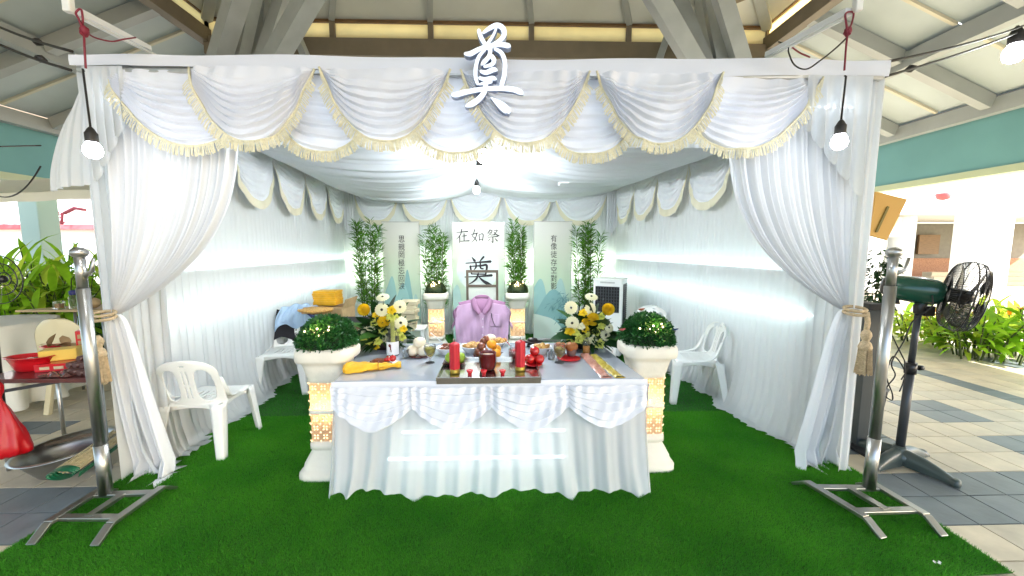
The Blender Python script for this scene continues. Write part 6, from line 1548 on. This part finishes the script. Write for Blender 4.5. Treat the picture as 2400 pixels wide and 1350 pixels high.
# ================================================================ LEFT SIDE: TROLLEY AND ITS LOAD
Ytr = 2.62
zt_ = at(120, 888, Ytr).z; xr = at(243, 880, Ytr).x; xl = at(-60, 880, Ytr).x
tr_ = thing('folding_table', 'long low dark red topped table with steel legs at the left edge', 'table', ((xl+xr)/2, Ytr, 0))
ytop = Ytr + .42
put('top', MB().box(((xl+xr)/2, (Ytr+ytop)/2, zt_-.015), (xr-xl, ytop-Ytr, .030)), mat('maroon_top', (.09,.022,.02), .3, coat=.3, var=.2), tr_, world=True, bevel=.004)
for x, y in ((xr-.06, Ytr+.03), (xr-.03, ytop-.04), (xl+.1, Ytr+.03), (xl+.1, ytop-.04)): put('leg', MB().tube([(x, y, 0), (x, y, zt_-.03)], .013, 8), M['steel2'], tr_, world=True)
lb_ = lambda u, v, Y: at(u, v, Y)
put('rail', MB().bar(lb_(-40, 925, Ytr), lb_(240, 877, Ytr+.1), .02, .02), M['fanpost'], tr_, world=True)
put('rail', MB().bar(lb_(60, 1054, Ytr+.1), lb_(245, 1010, Ytr+.2), .02, .02), M['framebr'], tr_, world=True)
L_ = lambda u, v, dy=0: Vector((*fl(u, v, zt_).xy, zt_))
def basin(name, lb, c, r, h, m, sy=1, rz=0, tilt=0, cat='basin', grp=None, wall=.003):
    t = thing(name, lb, cat, c, rz, grp)
    o = put('bowl', MB().lathe([(r*.62,0),(r*.68,.004),(r*.84,h*.6),(r*.96,h),(r*1.06,h+.003),(r*1.07,h+.007),(r*.95,h+.008),(r*.82,h*.6),(r*.64,.010),(.001,.009)], n=48, sy=sy), M[m], t); o.rotation_euler = (tilt, 0, 0); return t
c = L_(52, 872); basin('red_basin', 'oval red plastic basin at the left end of the maroon table', (c.x, c.y + .06, zt_), .150, .095, 'red', .62)
solo('red_dish', MB().lathe([(.001,0),(.05,.0),(.055,.012),(.03,.02),(.001,.02)], n=24, sy=.6), M['darkred'], 'small dark red dish inside the red basin', 'dish', loc=(c.x+.02, c.y+.06, zt_+.07))
def crate(name, lb, a, b, d_, z0, h, m, cat='box', rows=0, cols=0, grp=None, mh=None):
    a = Vector((a.x, a.y, 0)); b = Vector((b.x, b.y, 0)); dx = (b-a); L = dx.length; dx.normalize(); dy = Vector((-dx.y, dx.x, 0)); c = a + dx*L/2 + dy*d_/2
    t = thing(name, lb, cat, (c.x, c.y, z0), math.atan2(dx.y, dx.x), grp)
    put('body', MB().box((0, 0, h/2), (L, d_, h)), M[m], t, bevel=.004)
    for r_ in range(rows):
        for k in range(cols):
            put('opening', MB().box((-L/2 + L*(k+.75)/(cols+.5), -d_/2-.0015, h*(r_+.9)/(rows+.8)), (L/(cols+.5)*.68, .003, h/(rows+.8)*.66)), M[mh or 'yellow'], t)
    return t
a, b = L_(80, 874), L_(196, 866); crate('red_box', 'long flat red box with small pale labels under the yellow box', a, b, .16, zt_, .055, 'red', rows=1, cols=3, mh='paper')
a, b = L_(85, 870), L_(176, 860); crate('yellow_box', 'long yellow carton lying on the flat red box', a + Vector((0,.02,0)), b + Vector((0,.02,0)), .12, zt_+.057, .080, 'yellowc' if 'yellowc' in M else 'beige')
a, b = L_(166, 850), L_(199, 846); crate('red_tower', 'upright red box with a grid of cream squares beside the steel pole', a + Vector((0,.05,0)), b + Vector((0,.05,0)), .10, zt_, .235, 'red', rows=4, cols=2, mh='carton')
c = L_(140, 835); t = basin('red_tray', 'red tray holding brown paper behind the yellow box', (c.x-.03, c.y+.06, zt_), .16, .07, 'red', .5, cat='tray')
pb_ = MB()
for k in range(9): pb_.blade((-.12+.03*k, rg.uniform(-.03,.03), .07), (rg.uniform(-.3,1), rg.uniform(-.5,.1), .25), .12, .07, .5, rg.uniform(-.5,.5), 3, .4)
put('brown_paper', pb_, M['carton'], t)
for k, (u, v, dz) in enumerate(((150,880,0),(165,882,0),(181,884,0),(196,884,0),(157,876,.036),(173,877,.036),(189,878,.036),(183,872,.070),(199,870,.070))):
    c = L_(u, v); o = solo('wrapped_roll', MB().tube([(0, 0, .022), (.01, .06, .022), (.03, .17, .022)], [.021,.023,.019], 6), M['brownwrap'], ('leftmost bottom roll of the dark brown pile', 'second bottom roll of the dark brown pile', 'third bottom roll of the dark brown pile', 'rightmost bottom roll of the dark brown pile by the steel pole', 'left roll in the middle row of the dark brown pile', 'centre roll in the middle row of the dark brown pile', 'right roll in the middle row of the dark brown pile', 'left roll on top of the dark brown pile', 'right roll on top of the dark brown pile')[k], 'roll', 'pile of dark brown wrapped rolls', loc=(c.x, c.y+.01, zt_+dz))
solo('plastic_bag', MB().grid(24, 14, lambda s, t: (-.10+.22*s, -.02+.10*t, .006 + .030*abs(math.sin(s*8+t*5))*math.sin(PI*t)**.5*math.sin(PI*s)**.4)), mat('brownplastic', (.13,.05,.045), .15, coat=.7, bump=.8, bscale=20), 'crumpled brown plastic bag in front of the wrapped rolls', 'bag', loc=tuple(L_(118, 886) + Vector((0, .02, 0))))
# red bag
bg_ = thing('red_bag', 'knotted red plastic bag hanging off the maroon table at the left edge', 'bag', at(20, 1065, 2.52)); p = at(22, 1066, 2.52)
b = MB().lathe([(.001,-.005),(.11,.0),(.138,.02),(.140,.05),(.132,.09),(.120,.13),(.108,.17),(.092,.215),(.074,.26),(.055,.305),(.036,.345),(.022,.375),(.019,.395),(.034,.43),(.036,.47),(.02,.50)], n=40, sy=.62)
for i, v in enumerate(b.v):
    x_, y_, z_ = v; a = math.atan2(y_, x_); k = 1 + .05*math.sin(a*5 + z_*7) + .055*math.sin(a*11 - z_*16) + .035*math.sin(a*19+z_*8) + .03*math.sin(z_*42+a*3); b.v[i] = (x_*k, y_*k, z_)
put('bag_body', b, M['redbag'], bg_, loc=(p.x-at(20,1065,2.52).x-.02, 0, 0))
# steel basin with a bundle across it
c = fl(112, 1128, 0); sbn = basin('steel_basin', 'large stainless steel basin standing on the slate tiles at the left', (c.x, c.y+.16, .02), .285, .15, 'steel', .80, tilt=0); sbn.rotation_euler = (R(6), R(-7), 0)
bs = thing('stick_bundle', 'bundle of pale sticks in green wrapping laid across the steel basin', 'bundle', at(150, 1085, 2.33))
a0 = at(156, 1102, 2.36); b0 = at(285, 1012, 2.80); d = (b0-a0); sd = d.cross(Vector((0,0,1))).normalized()
rg = random.Random(6); stk = MB()
for k in range(34):
    o_ = sd*rg.uniform(-.055,.055) + Vector((0,0,rg.uniform(-.02,.022))); stk.tube([a0+o_+d*rg.uniform(0,.03), b0+o_+d*rg.uniform(-.05,.03)], .006, 5)
put('sticks', stk, M['woodlite'], bs, world=True)
dn = d.normalized(); up_ = sd.cross(dn)
put('wrapping', MB().grid(20, 24, lambda s, t: a0 - dn*.05 + d*(.15*s*(.75+.25*math.sin(t*PI))) + sd*(math.cos(2*PI*t)*(.066+.006*math.sin(s*20+t*14))) + up_*(math.sin(2*PI*t)*.030 - .004)), M['greenbag'], bs, world=True)
put('wrapping_edge', MB().grid(30, 4, lambda s, t: a0 + d*s*.9 + sd*(.066 - .01*t) + Vector((0,0,-.02-.035*t))), M['greenbag'], bs, world=True, solid=.002)
# round table in white cloth
c = fl(40, 960, 0); Yt = 3.7; c = at(-50, 800, Yt); zt2 = at(60, 768, Yt-.2).z
rt = thing('round_table', 'round table under a long white cloth beside the leafy thicket', 'table', (c.x, Yt, 0)); Rr = .50
put('board', MB().lathe([(Rr, zt2-.02), (Rr, zt2)], n=48), M['wood'], rt)
for k in range(4): put('leg', MB().tube([(.3*math.cos(k*PI/2+.7), .3*math.sin(k*PI/2+.7), 0), (.3*math.cos(k*PI/2+.7), .3*math.sin(k*PI/2+.7), zt2-.02)], .015, 8), M['steel2'], rt)
def tcf(s, t):
    a = 2*PI*s; dr = max(0, t-.45)/.55; r_ = (Rr+.012)*min(1, t/.45) + (.045 + .05*dr)*dr*(1+.8*math.sin(a*11)+.3*math.sin(a*17+1))
    return (r_*math.cos(a), r_*math.sin(a), zt2 + .006 - (zt2-.10)*dr + .004*math.sin(a*5+t*20)*(t<.45))
tc_ = thing('tablecloth', 'white cloth with drooping folds over the round table on the left', 'table cloth', (c.x, Yt, 0)); put('cloth', MB().grid(160, 40, tcf, closed=True), M['tcloth'], tc_)
ts_ = MB().grid(14, 8, lambda s, t: (-.10+.24*s, -.30+.16*t, zt2 + .012 + .03*abs(math.sin(s*7+t*4))*math.sin(PI*t)))
solo('crumpled_tissue', ts_, M['brownwrap'], 'crumpled grey brown wrapping on the white round table', 'wrapping', loc=(c.x+.05, Yt, 0))
# beige chair back
p = at(150, 745, 3.55); bc = thing('beige_chair', 'beige plastic chair with rounded back between the round table and the pole', 'chair', (at(152,800,3.6).x, 3.6, 0))
zc = at(150, 745, 3.6).z; sc = zc/.80
put('backrest', MB().grid(30, 24, lambda s, t: ((s-.5)*.46*math.sqrt(max(.03, 1-max(0,(t-.55)/.45)**2.4*.93)), .03*math.cos((s-.5)*PI)*-1 - .04*t, .42+(zc-.42)*t)), M['beige'], bc, solid=.012)
put('seat', MB().box((0, .22, .42), (.44, .42, .03)), M['beige'], bc, bevel=.012)
for sx in (-1,1):
    for sy in (.04,.40): put('leg', MB().bar((sx*.19, sy, .41), (sx*.22, sy+(sy-.22)*.3, 0), .05, .035), M['beige'], bc, bevel=.005)
# thin tan table behind with jar and bottle
Yb = 4.15; zb2 = at(130, 727, Yb).z; bt = thing('tan_table', 'thin tan topped table in front of the leafy thicket', 'table', (at(170,727,Yb).x, Yb+.2, 0))
x0, x1 = at(35, 727, Yb).x, at(262, 727, Yb).x
put('top', MB().add([(x0,Yb,zb2),(x1,Yb,zb2),(x1,Yb+.45,zb2),(x0+.35,Yb+.45,zb2),(x0,Yb,zb2-.02),(x1,Yb,zb2-.02),(x1,Yb+.45,zb2-.02),(x0+.35,Yb+.45,zb2-.02)],[(0,1,2,3),(7,6,5,4),(0,4,5,1),(1,5,6,2),(2,6,7,3),(3,7,4,0)]), mat('tan_top', (.42,.30,.16), .4), bt, world=True)
for x, y in ((x1-.1, Yb+.05), (x1-.1, Yb+.4), (x0+.5, Yb+.1), (x0+.5, Yb+.38)): put('leg', MB().tube([(x, y, 0), (x, y, zb2-.02)], .012, 8), M['steel2'], bt, world=True)
p = fl(140, 724, zb2); t = thing('jar', 'small square glass jar on the tan table', 'jar', (at(140,724,Yb+.08).x, Yb+.08, zb2)); put('glass', MB().box((0,0,.045), (.07,.07,.09)), M['glass'], t, bevel=.01); put('contents', MB().box((0,0,.035), (.045,.045,.05)), M['food'], t)
t = thing('water_bottle', 'clear bottle with dark blue cap on the tan table beside the pole', 'bottle', (at(176,720,Yb+.12).x, Yb+.12, zb2)); put('body', MB().lathe([(.04,0),(.045,.01),(.045,.12),(.03,.15)], n=20), M['bottleglass'], t); put('cap', MB().lathe([(.03,.15),(.036,.155),(.036,.19),(.02,.20)], n=18), M['navy'], t)
t = thing('brown_pack', 'brown paper pack on the tan table behind the steel pole', 'pack', (at(215,722,Yb+.1).x, Yb+.1, zb2)); put('paper', MB().ball((0,0,.06), .08, 12, .75, noise=.15), M['carton'], t)
# fan ring at the left edge
p = at(-6, 655, 3.0); wf = thing('wall_fan', 'dark round fan cage cut off by the left edge of the view', 'fan', p)
for r_ in (.185, .12, .05): put('cage_ring', MB().tube([(math.cos(2*PI*k/40)*r_, .0 + (.185-r_)*.3, math.sin(2*PI*k/40)*r_*1.0) for k in range(41)], .004, 6, caps=False), M['fanblack'], wf)
sp_ = MB()
for k in range(16): a = 2*PI*k/16; sp_.tube([(0,.03,0), (math.cos(a)*.185, 0, math.sin(a)*.185)], .0016, 4)
put('spokes', sp_, M['fanblack'], wf); put('hub', MB().ball((0,.03,0), .03, 12), M['fanblack'], wf); put('stand', MB().tube([(0,.05,0),(-.12,.05,-.06),(-.16,.05,-p.z)], .014, 8), M['fanblack'], wf)
